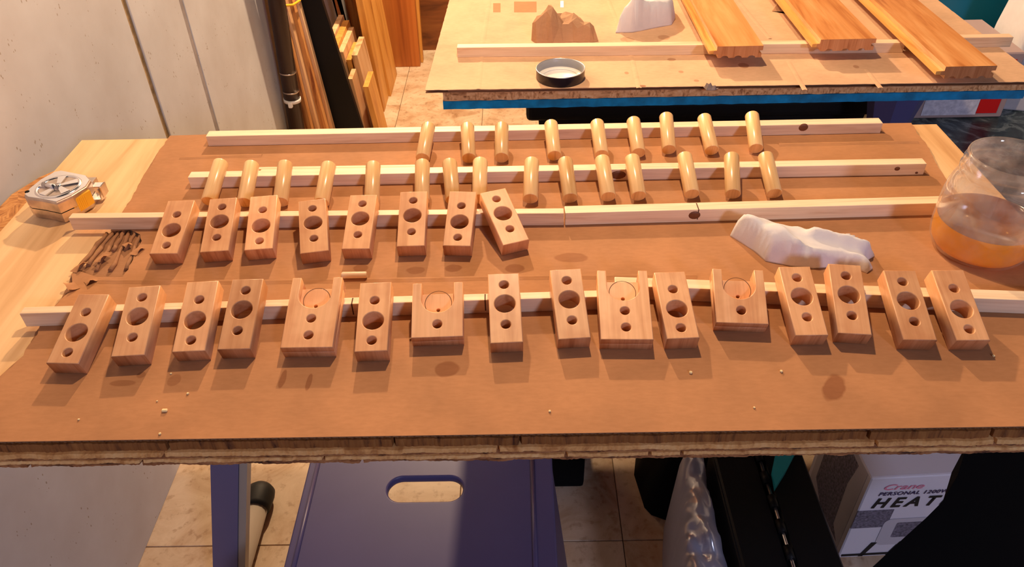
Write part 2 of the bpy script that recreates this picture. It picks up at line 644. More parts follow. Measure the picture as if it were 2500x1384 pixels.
def struct(o):
    o['kind'] = 'structure'
    return o


def empty(name, loc, rz=0.0):
    o = bpy.data.objects.new(name, None)
    COL.objects.link(o)
    o.location = loc
    o.rotation_euler = (0, 0, rz)
    o.empty_display_size = 0.02
    return o


def bevel_box(a, b, w=0.002, seg=2):
    bm = bmesh.new()
    bmesh.ops.create_cube(bm, size=1.0)
    for v in bm.verts:
        v.co = Vector([a[i] + (v.co[i] + 0.5) * (b[i] - a[i]) for i in range(3)])
    bmesh.ops.bevel(bm, geom=bm.edges[:], offset=w, segments=seg, affect='EDGES', profile=0.6)
    return bm


def bm_obj(name, bm, mat, parent=None, loc=None):
    me = bpy.data.meshes.new(name)
    bm.to_mesh(me)
    bm.free()
    return link(name, me, mat, parent, loc)


def circle(cx, cy, r, n=28, a0=0.0, a1=2 * math.pi, end=False):
    k = n + 1 if end else n
    return [(cx + r * math.cos(a0 + (a1 - a0) * i / n), cy + r * math.sin(a0 + (a1 - a0) * i / n)) for i in range(k)]


def curve_solid(loops, z0, z1, bev=0.0006):
    """solid plate with holes from 2D outlines"""
    cu = bpy.data.curves.new('outline', 'CURVE')
    cu.dimensions = '2D'
    cu.fill_mode = 'BOTH'
    cu.extrude = (z1 - z0) / 2 - bev
    cu.bevel_depth = bev
    cu.bevel_resolution = 1
    cu.offset = -bev
    for lp in loops:
        sp = cu.splines.new('POLY')
        sp.points.add(len(lp) - 1)
        for p, (x, y) in zip(sp.points, lp):
            p.co = (x, y, 0, 1)
        sp.use_cyclic_u = True
    ob = bpy.data.objects.new('outline', cu)
    COL.objects.link(ob)
    dg = bpy.context.evaluated_depsgraph_get()
    me = bpy.data.meshes.new_from_object(ob.evaluated_get(dg))
    bpy.data.objects.remove(ob)
    bpy.data.curves.remove(cu)
    bm = bmesh.new()
    bm.from_mesh(me)
    bpy.data.meshes.remove(me)
    bmesh.ops.remove_doubles(bm, verts=bm.verts, dist=1e-6)
    bmesh.ops.translate(bm, verts=bm.verts, vec=(0, 0, (z0 + z1) / 2))
    return bm


def join_bm(dst, src):
    me = bpy.data.meshes.new('tmp')
    src.to_mesh(me)
    src.free()
    dst.from_mesh(me)
    bpy.data.meshes.remove(me)
    return dst


def rrect(x0, y0, x1, y1, r, n=5):
    out = []
    for cx, cy, a in ((x1 - r, y1 - r, 0), (x0 + r, y1 - r, 90), (x0 + r, y0 + r, 180), (x1 - r, y0 + r, 270)):
        out += circle(cx, cy, r, n, math.radians(a), math.radians(a + 90), True)
    return out


# ------------------------------------------------------------------ room
WX = -0.70
floor = struct(MB().box((-0.75, -1.2, -0.03), (2.6, 3.35, -0.004)).build('floor', 'grout'))
TS = 0.305
tile_me = bpy.data.meshes.new('tile')
bm = bevel_box((-TS / 2 + .0008, -TS / 2 + .0008, -0.012), (TS / 2 - .0008, TS / 2 - .0008, 0.0), 0.0008, 1)
bm.to_mesh(tile_me)
bm.free()
for i in range(-3, 8):
    for j in range(-5, 9):
        x = 0.183 + TS * (i + .5)
        y = 0.825 + TS * (j + .5)
        if y > 3.3 or x - TS / 2 < WX - 0.06:
            continue
        link('tile', tile_me, 'floor_tile', floor, (x, y, 0))
wl = struct(MB().box((WX - 0.08, -1.2, 0), (WX - 0.004, 3.35, 2.2)).build('wall_left', 'groove_dirt'))
for y0, y1 in ((-1.2, 1.400), (1.420, 1.640), (1.660, 3.35)):
    bm_obj('panel', bevel_box((WX - 0.004, y0, 0), (WX, y1, 2.2), 0.0018, 2), 'foam_wall', wl)
bm_obj('joint_strip', bevel_box((WX - 0.004, 1.6405, 0), (WX - 0.0015, 1.6595, 2.2), 0.0008, 1), 'groove_grey', wl)
struct(MB().box((-0.8, 3.35, 0), (2.6, 3.43, 2.2)).build('wall_back', 'far_wall'))
struct(MB().box((2.6, -1.2, 0), (2.68, 3.35, 2.2)).build('wall_right', 'foam_wall'))

# ------------------------------------------------------------------ work table: trestle, plywood, cardboard
ZT = 0.75
CT = 0.0055
ZP = ZT - CT
TX0, TX1, TY0, TY1 = -0.625, 0.597, 0.440, 1.004

ply = tag(empty('plywood_sheet', (0, 0, ZP - 0.0235)),
          'worn plywood tabletop with splintered front edge under the brown cardboard', 'table top')
layers = [('ply_dark', 0.0085, 0.000), ('ply_light', 0.0045, -0.004), ('ply_end', 0.0038, -0.0025), ('ply_light', 0.0027, -0.005), ('ply_end', 0.0038, -0.0045)]
z = ZP - 0.0002
for li, (mt, th, off) in enumerate(layers):
    r = random.Random(li)
    nseg = 700
    mb = MB()
    fr, bt = [], []
    x = TX0
    xs = [TX0 + (TX1 - TX0) * i / nseg for i in range(nseg + 1)]
    cracks = {int(nseg * r.random()) for _ in range(5)}
    for i, x in enumerate(xs):
        dy = off + 0.0014 * (noise.noise(Vector((x * 40, li * 7.1, 0))) + 0.6 * (r.random() - .5))
        if i in cracks:
            dy += 0.006
        dz = 0.0009 * noise.noise(Vector((x * 70, li * 3.3, 5)))
        fr.append((x, TY0 + 0.004 + dy, 0))
        bt.append(dz if li < 4 else dz * 1.5)
    v = []
    for (x, y, _), dz in zip(fr, bt):
        v += [(x, y, z), (x, y - 0.0012, z - th + dz), (x, TY1, z), (x, TY1, z - th)]
    f = []
    for i in range(nseg):
        a, b = i * 4, i * 4 + 4
        f += [(a, b, b + 1, a + 1), (a, a + 2, b + 2, b), (a + 1, b + 1, b + 3, a + 3), (a + 2, a + 3, b + 3, b + 2)]
    f += [(0, 1, 3, 2), (nseg * 4, nseg * 4 + 2, nseg * 4 + 3, nseg * 4 + 1)]
    mb.add(v, f)
    o = mb.build('ply', mt, ply)
    o.matrix_parent_inverse = Matrix.Translation(-ply.location)
    z -= th
ZPB = z
face = MB().prism([(TX0, TY0 + 0.010), (TX1, TY0 + 0.010), (TX1, TY1), (TX0, TY1)], ZP - 0.0002, ZP)
o = face.build('face_veneer', 'plywood_face', ply)
o.matrix_parent_inverse = Matrix.Translation(-ply.location)

# oriented strand board offcut sticking out under the plywood by the wall
osb_poly = [P(*p, z=ZPB).to_2d() for p in ((60, 418), (78, 397), (100, 391), (150, 388))]
osb_poly = [(-0.688, 0.55), (-0.40, 0.55), (-0.40, 0.965), (-0.60, 0.965), (-0.655, 0.962), (-0.668, 0.945), (-0.685, 0.90)]
g = tag(empty('strand_board', (-0.55, 0.75, ZPB - 0.018)), 'strand board offcut with a green edge, under the plywood beside the wall', 'board')
o = MB().prism(osb_poly, ZPB - 0.0178, ZPB - 0.0016).build('sheet', 'osb', g)
o.matrix_parent_inverse = Matrix.Translation(-g.location)
ed = MB()
for a, b in zip(osb_poly[3:] + osb_poly[:1], osb_poly[4:] + osb_poly[:1]):
    if a != b:
        ed.tube([(a[0], a[1], ZPB - 0.0034), (b[0], b[1], ZPB - 0.0034)], 0.0016, 6)
o = ed.build('painted_edge', 'green_edge', g)
o.matrix_parent_inverse = Matrix.Translation(-g.location)

# folding trestle legs
ZB = ZPB - 0.018
tr = tag(empty('folding_trestle', (-0.5, 0.72, 0)), 'purple and grey folding trestle with rubber-capped floor bars carrying the plywood tabletop', 'trestle')


def child(mb_or_bm, name, mat, parent):
    if isinstance(mb_or_bm, MB):
        o = mb_or_bm.build(name, mat, parent)
    else:
        o = bm_obj(name, mb_or_bm, mat, parent)
    o.matrix_parent_inverse = Matrix.Translation(-parent.location)
    return o


for sx in (-1,):
    bx, by, bz = 0.505 * sx, 0.715, 0.05
    tx = 0.352 * sx
    w = 0.020
    def leg(y0, y1, xin, xout, mat, nm):
        v = []
        for zz, xc in ((bz, bx), (ZB - 0.03, tx)):
            v += [(xc + xin, y0, zz), (xc + xout, y0, zz), (xc + xout, y1, zz), (xc + xin, y1, zz)]
        child(MB().hexa(v), nm, mat, tr)
    s0, s1 = (-w, w) if sx < 0 else (-w, w)
    leg(by - 0.014, by + 0.014, s0, s1, 'purple_metal', 'leg')
    leg(by - 0.012, by + 0.012, s1 + 0.0005 if sx < 0 else s0 - 0.012, s1 + 0.012 if sx < 0 else s0 - 0.0005, 'grey_tube', 'leg_flange')
    fb_ = child(MB().tube([(bx, 0.50, 0.026), (bx, 0.915, 0.026)], 0.021, 16), 'floor_bar', 'grey_tube', tr)
    cap = MB().lathe([(0.0001, -0.012), (0.018, -0.010), (0.0255, -0.002), (0.027, 0.01), (0.026, 0.035), (0.024, 0.043), (0.0001, 0.043)], 20)
    for yy, d in ((0.915, 1), (0.50, -1)):
        o = bpy.data.objects.new('rubber_cap', cap.mesh('rubber_cap'))
        o.data.materials.append(MATS['black_rubber'])
        COL.objects.link(o)
        o.parent = fb_
        o.location = Vector((bx, yy + 0.012 * d, 0.027))
        o.rotation_euler = (math.radians(90 * d), 0, 0)
child(MB().box((-0.60, 0.69, ZB - 0.032), (0.64, 0.74, ZB - 0.0005)), 'beam', 'purple_metal', tr)
child(MB().box((0.600, 0.69, ZB - 0.064), (0.64, 1.00, ZB - 0.0325)), 'side_rail', 'purple_metal', tr)
child(MB().box((0.605, 0.965, 0.0), (0.635, 0.995, ZB - 0.0645)), 'corner_leg', 'black_plastic', tr)
child(MB().hexa([(x, y, zz) for zz, dx in ((0.55, 0), (ZB - 0.032, 0.10)) for x, y in ((-0.392 + dx, 0.705), (-0.352 + dx, 0.705), (-0.352 + dx, 0.73), (-0.392 + dx, 0.73))]), 'brace', 'purple_metal', tr)
child(MB().box((0.0, 0.48, ZPB - 0.018), (0.55, 0.98, ZPB - 0.003)), 'packing_board', 'purple_metal', tr)

# cardboard on the work table
out_top = [(415, 331), (700, 322), (1250, 313), (2225, 300), (2243, 330), (2262, 352), (2283, 395), (2310, 437), (2345, 478), (2400, 535), (2470, 585), (2560, 640)]
poly_top = [P(x, y).to_2d() for x, y in out_top]
poly_top += [(0.60, 0.62), (0.60, 0.443)]
left = [(-60, 960), (0, 918), (30, 895), (57, 868), (70, 842), (92, 815), (100, 790), (128, 752), (158, 722), (188, 700), (176, 688), (174, 668), (196, 662), (236, 676), (300, 676), (322, 640), (331, 610), (346, 588), (342, 572), (318, 560), (270, 563), (300, 515), (318, 490), (352, 425), (372, 400), (392, 362)]
jit = []
for k, (x, y) in enumerate(left):
    jit.append(P(x, y).to_2d())
fl = [(-0.60, 0.443)]
poly_top = [tuple(p) for p in poly_top] + fl + [tuple(p) for p in jit]


def rough(poly, amp, step, keep=lambda a, b: False, seed=1):
    out = []
    n = len(poly)
    for i in range(n):
        a, b = Vector(poly[i]), Vector(poly[(i + 1) % n])
        out.append(tuple(a))
        if keep(a, b):
            continue
        L = (b - a).length
        m_ = int(L / step)
        nrm = Vector((-(b - a).y, (b - a).x)).normalized() if L else Vector((0, 0))
        for k in range(1, m_):
            p = a.lerp(b, k / m_)
            q = noise.noise(Vector((p.x * 120 + seed, p.y * 120, 0))) * amp
            out.append(tuple(p + nrm * q))
    return out


straight = lambda a, b: abs(a.y - b.y) < 0.012 or a.x > 0.58 or a.x < -0.56
poly_top = rough(poly_top, 0.0022, 0.006, straight)
card = tag(empty('cardboard_sheet', (0, 0.7, ZP)), 'brown corrugated cardboard with torn side edges spread over the plywood tabletop', 'cardboard')
child(MB().prism(poly_top, ZT - 0.0007, ZT), 'top_liner', 'cardboard', card)
low_left = [(-60, 960), (0, 918), (57, 868), (100, 790), (150, 728), (165, 700), (180, 655), (228, 642), (250, 600), (275, 560), (300, 515), (318, 490), (352, 425), (392, 362)]
poly_low = [P(x, y).to_2d() for x, y in out_top] + [(0.60, 0.62), (0.60, 0.446), (-0.60, 0.446)] + [P(x, y, ZP + .001).to_2d() for x, y in low_left]
poly_low = rough([tuple(p) for p in poly_low], 0.002, 0.006, straight, 9)
child(MB().prism(poly_low, ZP + 0.0002, ZP + 0.0010), 'bottom_liner', 'cardboard_inner', card)
for li, (za, zb) in enumerate(((ZP + 0.0010, ZP + 0.0029), (ZP + 0.0030, ZT - 0.0008))):
    v, f = [], []
    per = 0.0066
    n = int(1.19 / per * 8)
    for i in range(n + 1):
        x = -0.595 + 1.19 * i / n
        zz = (za + zb) / 2 + (zb - za) / 2 * math.sin(2 * math.pi * x / per + li * 1.9 + 0.8 * noise.noise(Vector((x * 14, li, 0))))
        y0 = 0.4445 + 0.0008 * noise.noise(Vector((x * 60, 3 + li, 0)))
        v += [(x, y0, zz), (x, 0.47, zz)]
    for i in range(n):
        f.append((2 * i, 2 * i + 2, 2 * i + 3, 2 * i + 1))
    child(MB().add(v, f, True), 'corrugated_core', 'cardboard_inner', card)
child(MB().box((-0.595, 0.447, ZP + 0.00292), (0.60, 0.47, ZP + 0.00298)), 'middle_liner', 'cardboard_inner', card)
# side support between the liners (edge strips along the torn sides and back)
child(MB().prism(rough([(x * 0.985 + 0.0, 0.7 + (y - 0.7) * 0.985) for x, y in poly_top], 0, 1), ZP + 0.0011, ZT - 0.0008) if False else MB().box((-0.40, 0.475, ZP + 0.0011), (0.45, 0.97, ZT - 0.0008)), 'core_fill', 'cardboard_inner', card)
# exposed flutes where the top liner is torn away
rr = random.Random(3)
for k in range(7):
    a = P(262 + k * 14, 572 - k * 1.0, ZP + 0.001)
    b = P(196 + k * 19, 662 + rr.uniform(-14, 8), ZP + 0.001)
    if k in (3, 5):
        b = a.lerp(b, 0.55)
    pts = [a.lerp(b, t / 6) + Vector((0.0010 * math.sin(t * 2.1 + k), 0, 0.0012 + 0.0007 * rr.random())) for t in range(7)]
    child(MB().tube(pts, [0.0016 + 0.0012 * rr.random() for _ in pts], 7), 'flute', 'cardboard_inner', card)
# curled scraps of liner at the torn corner
for (x0, y0), (x1, y1), h in (((174, 664), (205, 640), .007), ((206, 690), (236, 678), .005), ((176, 690), (192, 706), .006), ((232, 640), (262, 616), .005), ((300, 600), (316, 592), .004), ((318, 622), (342, 604), .004)):
    a, b = P(x0, y0, ZT), P(x1, y1, ZT)
    c = (b - a).cross(Vector((0, 0, 1))).normalized() * 0.010
    v, f = [], []
    for t in range(6):
        for s_ in range(5):
            p = a.lerp(b, t / 5) + c * (s_ / 4 - .2)
            v.append((p.x + 0.002 * noise.noise(p * 200), p.y, ZT + 0.0005 + h * (s_ / 4) ** 2 * (0.5 + 0.5 * math.sin(t * 1.3 + x0))))
    for t in range(5):
        for s_ in range(4):
            q = t * 5 + s_
            f.append((q, q + 1, q + 6, q + 5))
    child(MB().add(v, f, True), 'torn_flap', 'cardboard', card)
# pressed fold lines
for pts in ([(240, 684), (600, 686), (1000, 680), (1330, 674), (1700, 672)], [(440, 385), (560, 380), (640, 379)], [(1900, 352), (2240, 345)]):
    w = [P(x, y) for x, y in pts]
    w = [w[i].lerp(w[i + 1], t / 8) for i in range(len(w) - 1) for t in range(8)] + [w[-1]]
    v, f = [], []
    for p in w:
        j = 0.0006 * noise.noise(p * 60)
        for dy, dz in ((-0.006, 0.0001), (-0.002, 0.0008), (0.0, 0.0016), (0.0012, 0.0001)):
            v.append((p.x, p.y + dy + j, ZT + dz))
    for i in range(len(w) - 1):
        for k in range(3):
            q = i * 4 + k
            f.append((q, q + 1, q + 5, q + 4))
    child(MB().add(v, f, True), 'fold_ridge', 'cardboard', card)


# ------------------------------------------------------------------ wooden sticks
def stick(a, b, depth, h, label, z=ZT, knots=(), cracks=(), mat='pine_stick', chip=None, group=None):
    """a, b: front bottom end points (x, y)"""
    a, b = Vector(a), Vector(b)
    L = (b - a).length
    ang = math.atan2(b.y - a.y, b.x - a.x)
    g = empty('wood_stick', (a.x, a.y, z), ang)
    tag(g, label, 'stick', group)
    bm = bevel_box((0, 0, 0), (L, depth, h), 0.0009, 2)
    bm_obj('body', bm, mat, g)
    for (t, zz, rx, rz) in knots:
        me = MB().lathe([(0.00005, 0.0012), (0.5, 0.0010), (0.86, 0.0008), (1.0, 0.0), (1.05, -0.0006)], 14)
        o = me.build('knot', 'knot', g, (t * L, 0.0, zz * h))
        o.scale = (rx, rz, 1)
        o.rotation_euler = (math.radians(90), 0, 0)
    for t in cracks:
        MB().box((t * L - 0.0006, -0.0002, h * 0.2), (t * L + 0.0006, depth * 0.9, h + 0.0002)).build('crack', 'crack', g)
    return g


HA, HB, HC, HD = 0.0155, 0.0160, 0.0170, 0.0175
stick((-0.430, 0.9685), (0.503, 0.970), 0.016, HA, 'pale pine stick along the back edge of the cardboard carrying nine dowels', knots=((0.884, 0.72, .0065, .0055),), group=None)
stick((-0.419, 0.8575), (0.516, 0.858), 0.0145, HB, 'pale pine stick carrying fifteen dowels on the cardboard', knots=((0.962, 0.60, .0035, .0028), (0.585, 0.5, .010, .006), (0.990, 0.2, .0018, .0015)))
stick((-0.531, 0.767), (0.0535, 0.7588), 0.011, HC, 'pale pine stick under eight holed blocks with its end by the tape measure')
stick((0.0550, 0.7588), (0.560, 0.767), 0.0155, HC, 'pale pine stick between the white rag and the dowels ending behind the jar', knots=((0.30, 0.55, .007, .0055),), cracks=(0.308,))
stick((-0.503, 0.5935), (0.1255, 0.6060), 0.0105, HD, 'long pine stick under the front blocks with an end by the torn cardboard', cracks=(0.531, 0.745))
stick((0.098, 0.6225), (0.640, 0.5767), 0.0150, HD, 'pine stick under the front blocks with an end near the amber jar')
# thin lath behind the dowel stick
g = stick((-0.335, 0.876), (-0.130, 0.8755), 0.013, 0.008, 'thin pine lath lying flat behind the dowel stick')
g = stick((-0.345, 0.8925), (-0.133, 0.8915), 0.006, 0.006, 'thin square rod lying beside the flat pine lath')

# small wooden peg
p0, p1 = P(836, 681), P(897, 681)
mb = MB()
L = (p1 - p0).length
mb.tube([(0, 0, 0), (0.0012, 0, 0), (L - 0.0012, 0, 0), (L, 0, 0)], [0.0028, 0.0037, 0.0037, 0.0028], 14)
tag(mb.build('wood_peg', 'pine_stick', None, (p0.x, p0.y, ZT + 0.0037 + 0.0014)), 'tiny pale wooden peg lying on the fold of the cardboard', 'peg')

# ------------------------------------------------------------------ holed blocks
BW, BL, BT = 0.0312, 0.0805, 0.0185
UW = 0.0498


def three_hole(flip, seed):
    ys = (0.0122, 0.0347, 0.0585)
    rs = (0.0047, 0.0102, 0.0047)
    if flip:
        ys = tuple(BL - 0.0015 - y for y in ys)
    loops = [[(-BW / 2, 0), (BW / 2, 0), (BW / 2, BL), (-BW / 2, BL)]]
    for y, r in zip(ys, rs):
        loops.append(circle(0, y, r, 36 if r > .006 else 24))
    bm = curve_solid(loops, 0, BT, 0.0009)
    return finish_block(bm, 0.0022)


def u_block(long):
    L = BL if long else 0.0605
    T1 = 0.0095
    rc = 0.0160
    cy = 0.0445 + rc if long else 0.0268 + rc
    holes = (0.0138, 0.0325) if long else (0.0142,)
    hl = [circle(0, y, 0.0047, 24) for y in holes]
    base = [[(-UW / 2, 0), (UW / 2, 0), (UW / 2, L - 0.008), (-UW / 2, L - 0.008)]] + hl + [circle(0.0, cy - 0.0085, 0.0019, 14)]
    bm = curve_solid(base, 0, T1, 0.0004)
    top = [(-UW / 2, 0), (UW / 2, 0), (UW / 2, L), (rc, L), (rc, cy)]
    top += [(rc * math.cos(a), cy - rc * math.sin(a)) for a in [math.pi * k / 24 for k in range(1, 24)]]
    top += [(-rc, cy), (-rc, L), (-UW / 2, L)]
    join_bm(bm, curve_solid([top] + [circle(0, y, 0.0047, 24) for y in holes], T1, BT, 0.0007))
    # arms reach full depth at the back
    for s in (-1, 1):
        x0, x1 = sorted((s * rc, s * UW / 2))
        join_bm(bm, bevel_box((x0, L - 0.0082, 0.0), (x1, L, T1), 0.0004, 1))
    # scored ring left by the drill in the pocket floor
    v = []
    nn = 40
    for i in range(nn):
        a = 2 * math.pi * i / nn
        for r_ in (0.0150, 0.0144):
            v.append(bm.verts.new((r_ * math.cos(a) * 0.9, cy - 0.001 + r_ * math.sin(a) * 0.95, T1 + 0.00015)))
    for i in range(nn):
        j = (i + 1) % nn
        fc = bm.faces.new((v[2 * i], v[2 * i + 1], v[2 * j + 1], v[2 * j]))
        fc.material_index = 2
    return finish_block(bm, 0.0022)


def finish_block(bm, chamfer):
    # darker end grain on both ends
    for f in bm.faces:
        if f.material_index == 2:
            continue
        c = f.calc_center_median()
        if abs(f.normal.y) > 0.9 and (c.y < 0.001):
            f.material_index = 1
    bmesh.ops.recalc_face_normals(bm, faces=bm.faces)
    me = bpy.data.meshes.new('drilled_block')
    bm.to_mesh(me)
    bm.free()
    for k in ('cherry_block', 'end_grain', 'crack'):
        me.materials.append(MATS[k])
    return me


ME = {'n': three_hole(False, 0), 'f': three_hole(True, 1), 'L': u_block(True), 'S': u_block(False)}


def pose(o, x, y, yaw, pit, z=ZT):
    o.location = (x, y, z)
    o.rotation_euler = (Matrix.Rotation(yaw, 3, 'Z') @ Matrix.Rotation(pit, 3, 'X')).to_euler()


ORD = ['first', 'second', 'third', 'fourth', 'fifth', 'sixth', 'seventh', 'eighth', 'ninth', 'tenth', 'eleventh', 'twelfth', 'thirteenth', 'fourteenth', 'fifteenth', 'sixteenth']
R3 = [(-0.4262, 0.5249, -0.05, 0.244), (-0.3691, 0.5345, 0.07, 0.277), (-0.3133, 0.5397, 0.05, 0.295), (-0.2709, 0.5418, 0.015, 0.302), (-0.2021, 0.5424, 0.0, 0.298), (-0.1403, 0.535, 0.038, 0.26), (-0.0796, 0.5556, 0.029, 0.362), (-0.013, 0.5444, 0.039, 0.289), (0.0512, 0.549, 0.066, 0.305), (0.1011, 0.5461, -0.031, 0.286), (0.1538, 0.5453, 0.033, 0.236), (0.2152, 0.5686, -0.081, 0.38), (0.2755, 0.5477, -0.01, 0.285), (0.317, 0.5491, -0.125, 0.309), (0.3739, 0.5388, -0.053, 0.283), (0.4226, 0.5375, -0.02, 0.296)]
K3 = 'nfnfLnSffLnSfffn'
ulab = {4: 'long block with U-shaped pocket and two holes, nearer the torn cardboard corner', 9: 'long block with U-shaped pocket and two holes, nearer the amber jar',
        6: 'short block with U-shaped pocket and one hole, beside the stained three-hole block', 11: 'short reddish block with U-shaped pocket and one hole, before the white rag'}
cnt = 0
for i, (q, k) in enumerate(zip(R3, K3)):
    o = link('drilled_block', ME[k])
    pose(o, *q)
    if k in 'LS':
        tag(o, ulab[i], 'wood block', 'holed blocks on the front sticks')
    else:
        cnt += 1
        tag(o, 'three-hole wooden block on the front sticks, %s counted from the torn cardboard corner' % ORD[i], 'wood block', 'holed blocks on the front sticks')
R2 = [(-0.3915, 0.6957, 0.003, 0.241), (-0.3365, 0.6985, 0.089, 0.252), (-0.2882, 0.7014, 0.106, 0.265), (-0.225, 0.6936, 0.187, 0.237), (-0.1797, 0.699, -0.006, 0.264), (-0.1195, 0.7029, 0.022, 0.284), (-0.0681, 0.7016, -0.064, 0.281), (-0.0044, 0.706, 0.349, 0.288)]
for i, (q, k) in enumerate(zip(R2, 'nfnffffn')):
    o = link('drilled_block', ME['f' if i in (1, 3, 4, 5, 7) else 'n'])
    pose(o, *q)
    lb = 'three-hole wooden block on the tape measure stick, %s from the tape measure' % ORD[i]
    if i == 7:
        lb = 'three-hole orange wooden block turned askew at the end of its row'
    tag(o, lb, 'wood block', 'holed blocks on the tape measure stick')

# ------------------------------------------------------------------ dowels
DR, DL = 0.0094, 0.063
bm = bmesh.new()
nn = 28
rings = []
for y, r in ((0, 0.0), (0, DR - 0.0007), (0.0007, DR), (DL - 0.0025, DR), (DL - 0.0012, DR - 0.0006), (DL, DR - 0.0022), (DL, 0.0)):
    if r == 0:
        rings.append([bm.verts.new((0, y, DR))])
    else:
        rings.append([bm.verts.new((r * math.cos(2 * math.pi * k / nn), y, DR + r * math.sin(2 * math.pi * k / nn))) for k in range(nn)])
for a, b in zip(rings[:-1], rings[1:]):
    for k in range(nn):
        l = (k + 1) % nn
        if len(a) == 1:
            f = bm.faces.new((a[0], b[l], b[k]))
        elif len(b) == 1:
            f = bm.faces.new((a[k], a[l], b[0]))
        else:
            f = bm.faces.new((a[k], a[l], b[l], b[k]))
            f.smooth = True
        if len(a) == 1:
            f.material_index = 1
bmesh.ops.recalc_face_normals(bm, faces=bm.faces)
dme = bpy.data.meshes.new('dowel')
bm.to_mesh(dme)
bm.free()
wood('dowel_end', (0.76, 0.46, 0.19), (0.70, 0.40, 0.155), (0.54, 0.28, 0.095), 2, 0.45, 90, 0.2)
dme.materials.append(MATS['maple_dowel'])
dme.materials.append(MATS['dowel_end'])
DA = [(-0.1249, 0.9102, -0.073), (-0.0637, 0.9079, 0.064), (-0.0206, 0.9072, -0.004), (0.0492, 0.9101, 0.039), (0.1114, 0.9099, 0.025), (0.1605, 0.9136, 0.013), (0.2021, 0.9215, -0.059), (0.2579, 0.9172, 0.017), (0.3175, 0.9202, -0.093)]
DB = [(-0.3794, 0.8141, -0.06), (-0.3347, 0.8098, 0.03), (-0.2903, 0.8092, 0.06), (-0.2393, 0.8057, -0.02), (-0.178, 0.8046, 0.065), (-0.1169, 0.8066, 0.049), (-0.0791, 0.8071, 0.114), (-0.0467, 0.8078, 0.0), (0.0154, 0.8065, -0.051), (0.0634, 0.806, 0.053), (0.11, 0.808, 0.057), (0.1469, 0.8086, 0.04), (0.2121, 0.8108, 0.023), (0.262, 0.8091, -0.139), (0.3117, 0.8085, -0.01)]
for rows, fy, h, nm, anchor in ((DA, 0.9688, HA, 'back edge stick', 'the tape measure'), (DB, 0.8577, HB, 'fifteen-dowel stick', 'the tape measure')):
    for i, (x, y, yaw) in enumerate(rows):
        o = link('wood_dowel', dme)
        d = (fy - y) / math.cos(yaw)
        pose(o, x, y, yaw, math.atan(h / d))
        tag(o, 'short oiled wooden dowel on the %s, %s from %s' % (nm, ORD[i], anchor), 'dowel', 'dowels on the ' + nm)


# ------------------------------------------------------------------ crumpled things
def crumple(name, pts, hfun, mat, label, cat, step=0.004, z0=ZT, smooth=True, jit=0.0, seed=0):
    r = random.Random(seed)
    poly = [Vector((p[0], p[1])) for p in pts]
    ring = []
    n = len(poly)
    for i in range(n):
        a, b = poly[i], poly[(i + 1) % n]
        m_ = max(1, int((b - a).length / step))
        ring += [a.lerp(b, k / m_) for k in range(m_)]
    xs = [p.x for p in ring]
    ys = [p.y for p in ring]
    inner = []
    x = min(xs)
    while x < max(xs):
        y = min(ys)
        while y < max(ys):
            q = Vector((x + r.uniform(-.5, .5) * step * 0.6, y + r.uniform(-.5, .5) * step * 0.6))
            # inside test
            c = False
            for i in range(len(ring)):
                a, b = ring[i], ring[i - 1]
                if (a.y > q.y) != (b.y > q.y) and q.x < (b.x - a.x) * (q.y - a.y) / (b.y - a.y) + a.x:
                    c = not c
            if c and min((q - e).length for e in ring) > step * 0.6:
                inner.append(q)
            y += step
        x += step
    ed = [(i, (i + 1) % len(ring)) for i in range(len(ring))]
    vo, eo, fo, _, _, _ = delaunay_2d_cdt(ring + inner, ed, [], 1, 1e-6)
    dist = [min((v - e).length for e in ring) for v in vo]
    verts = [(v.x, v.y, hfun(v.x, v.y, d) + (r.uniform(-jit, jit) if d > 1e-5 else 0)) for v, d in zip(vo, dist)]
    k = len(verts)
    low = [(v.x, v.y, 0.0002) for v in vo]
    faces = [tuple(f) for f in fo] + [tuple(i + k for i in reversed(f)) for f in fo]
    cnt = {}
    for f in fo:
        for i in range(len(f)):
            e = (f[i], f[(i + 1) % len(f)])
            cnt[e] = 1
    for (a, b) in list(cnt):
        if (b, a) not in cnt:
            faces.append((b, a, a + k, b + k))
    cx = sum(xs) / len(xs)
    cy = sum(ys) / len(ys)
    mb = MB().add([(x - cx, y - cy, z) for x, y, z in verts + low], faces, smooth)
    o = mb.build(name, mat, None, (cx, cy, z0))
    return tag(o, label, cat)


def segd(x, y, a, b):
    p, a, b = Vector((x, y)), Vector(a), Vector(b)
    t = max(0, min(1, (p - a).dot(b - a) / max(1e-9, (b - a).length_squared)))
    return (p - a.lerp(b, t)).length, t


def G(px, py, z=ZT):
    return P(px, py, z).to_2d()


# rag on the work table
rag = [G(1786, 556, .762), G(1797, 538, .766), G(1835, 526, .770), G(1900, 532, .772), G(1955, 538, .772), G(1985, 552, .768), G(2035, 556, .765), G(2100, 564, .760), G(2082, 576, .760), G(2105, 596, .757), G(2137, 619, .754), G(2114, 636, .752), G(2130, 654, .752), G(2117, 664, .752), G(2095, 655, .752), G(2040, 652), G(1985, 656), G(1930, 650), G(1868, 638), G(1838, 612), G(1806, 582, .755)]
folds = [(G(1900, 545, .785), G(1960, 590, .785), .012, .010), (G(1960, 590, .785), G(2090, 640, .76), .008, .008), (G(1835, 530, .785), G(1870, 610, .77), .012, .014), (G(1990, 560, .775), G(2115, 610, .76), .010, .007), (G(1800, 545, .775), G(1845, 600, .765), .006, .010), (G(1890, 630, .76), G(2070, 650, .755), .006, .006)]


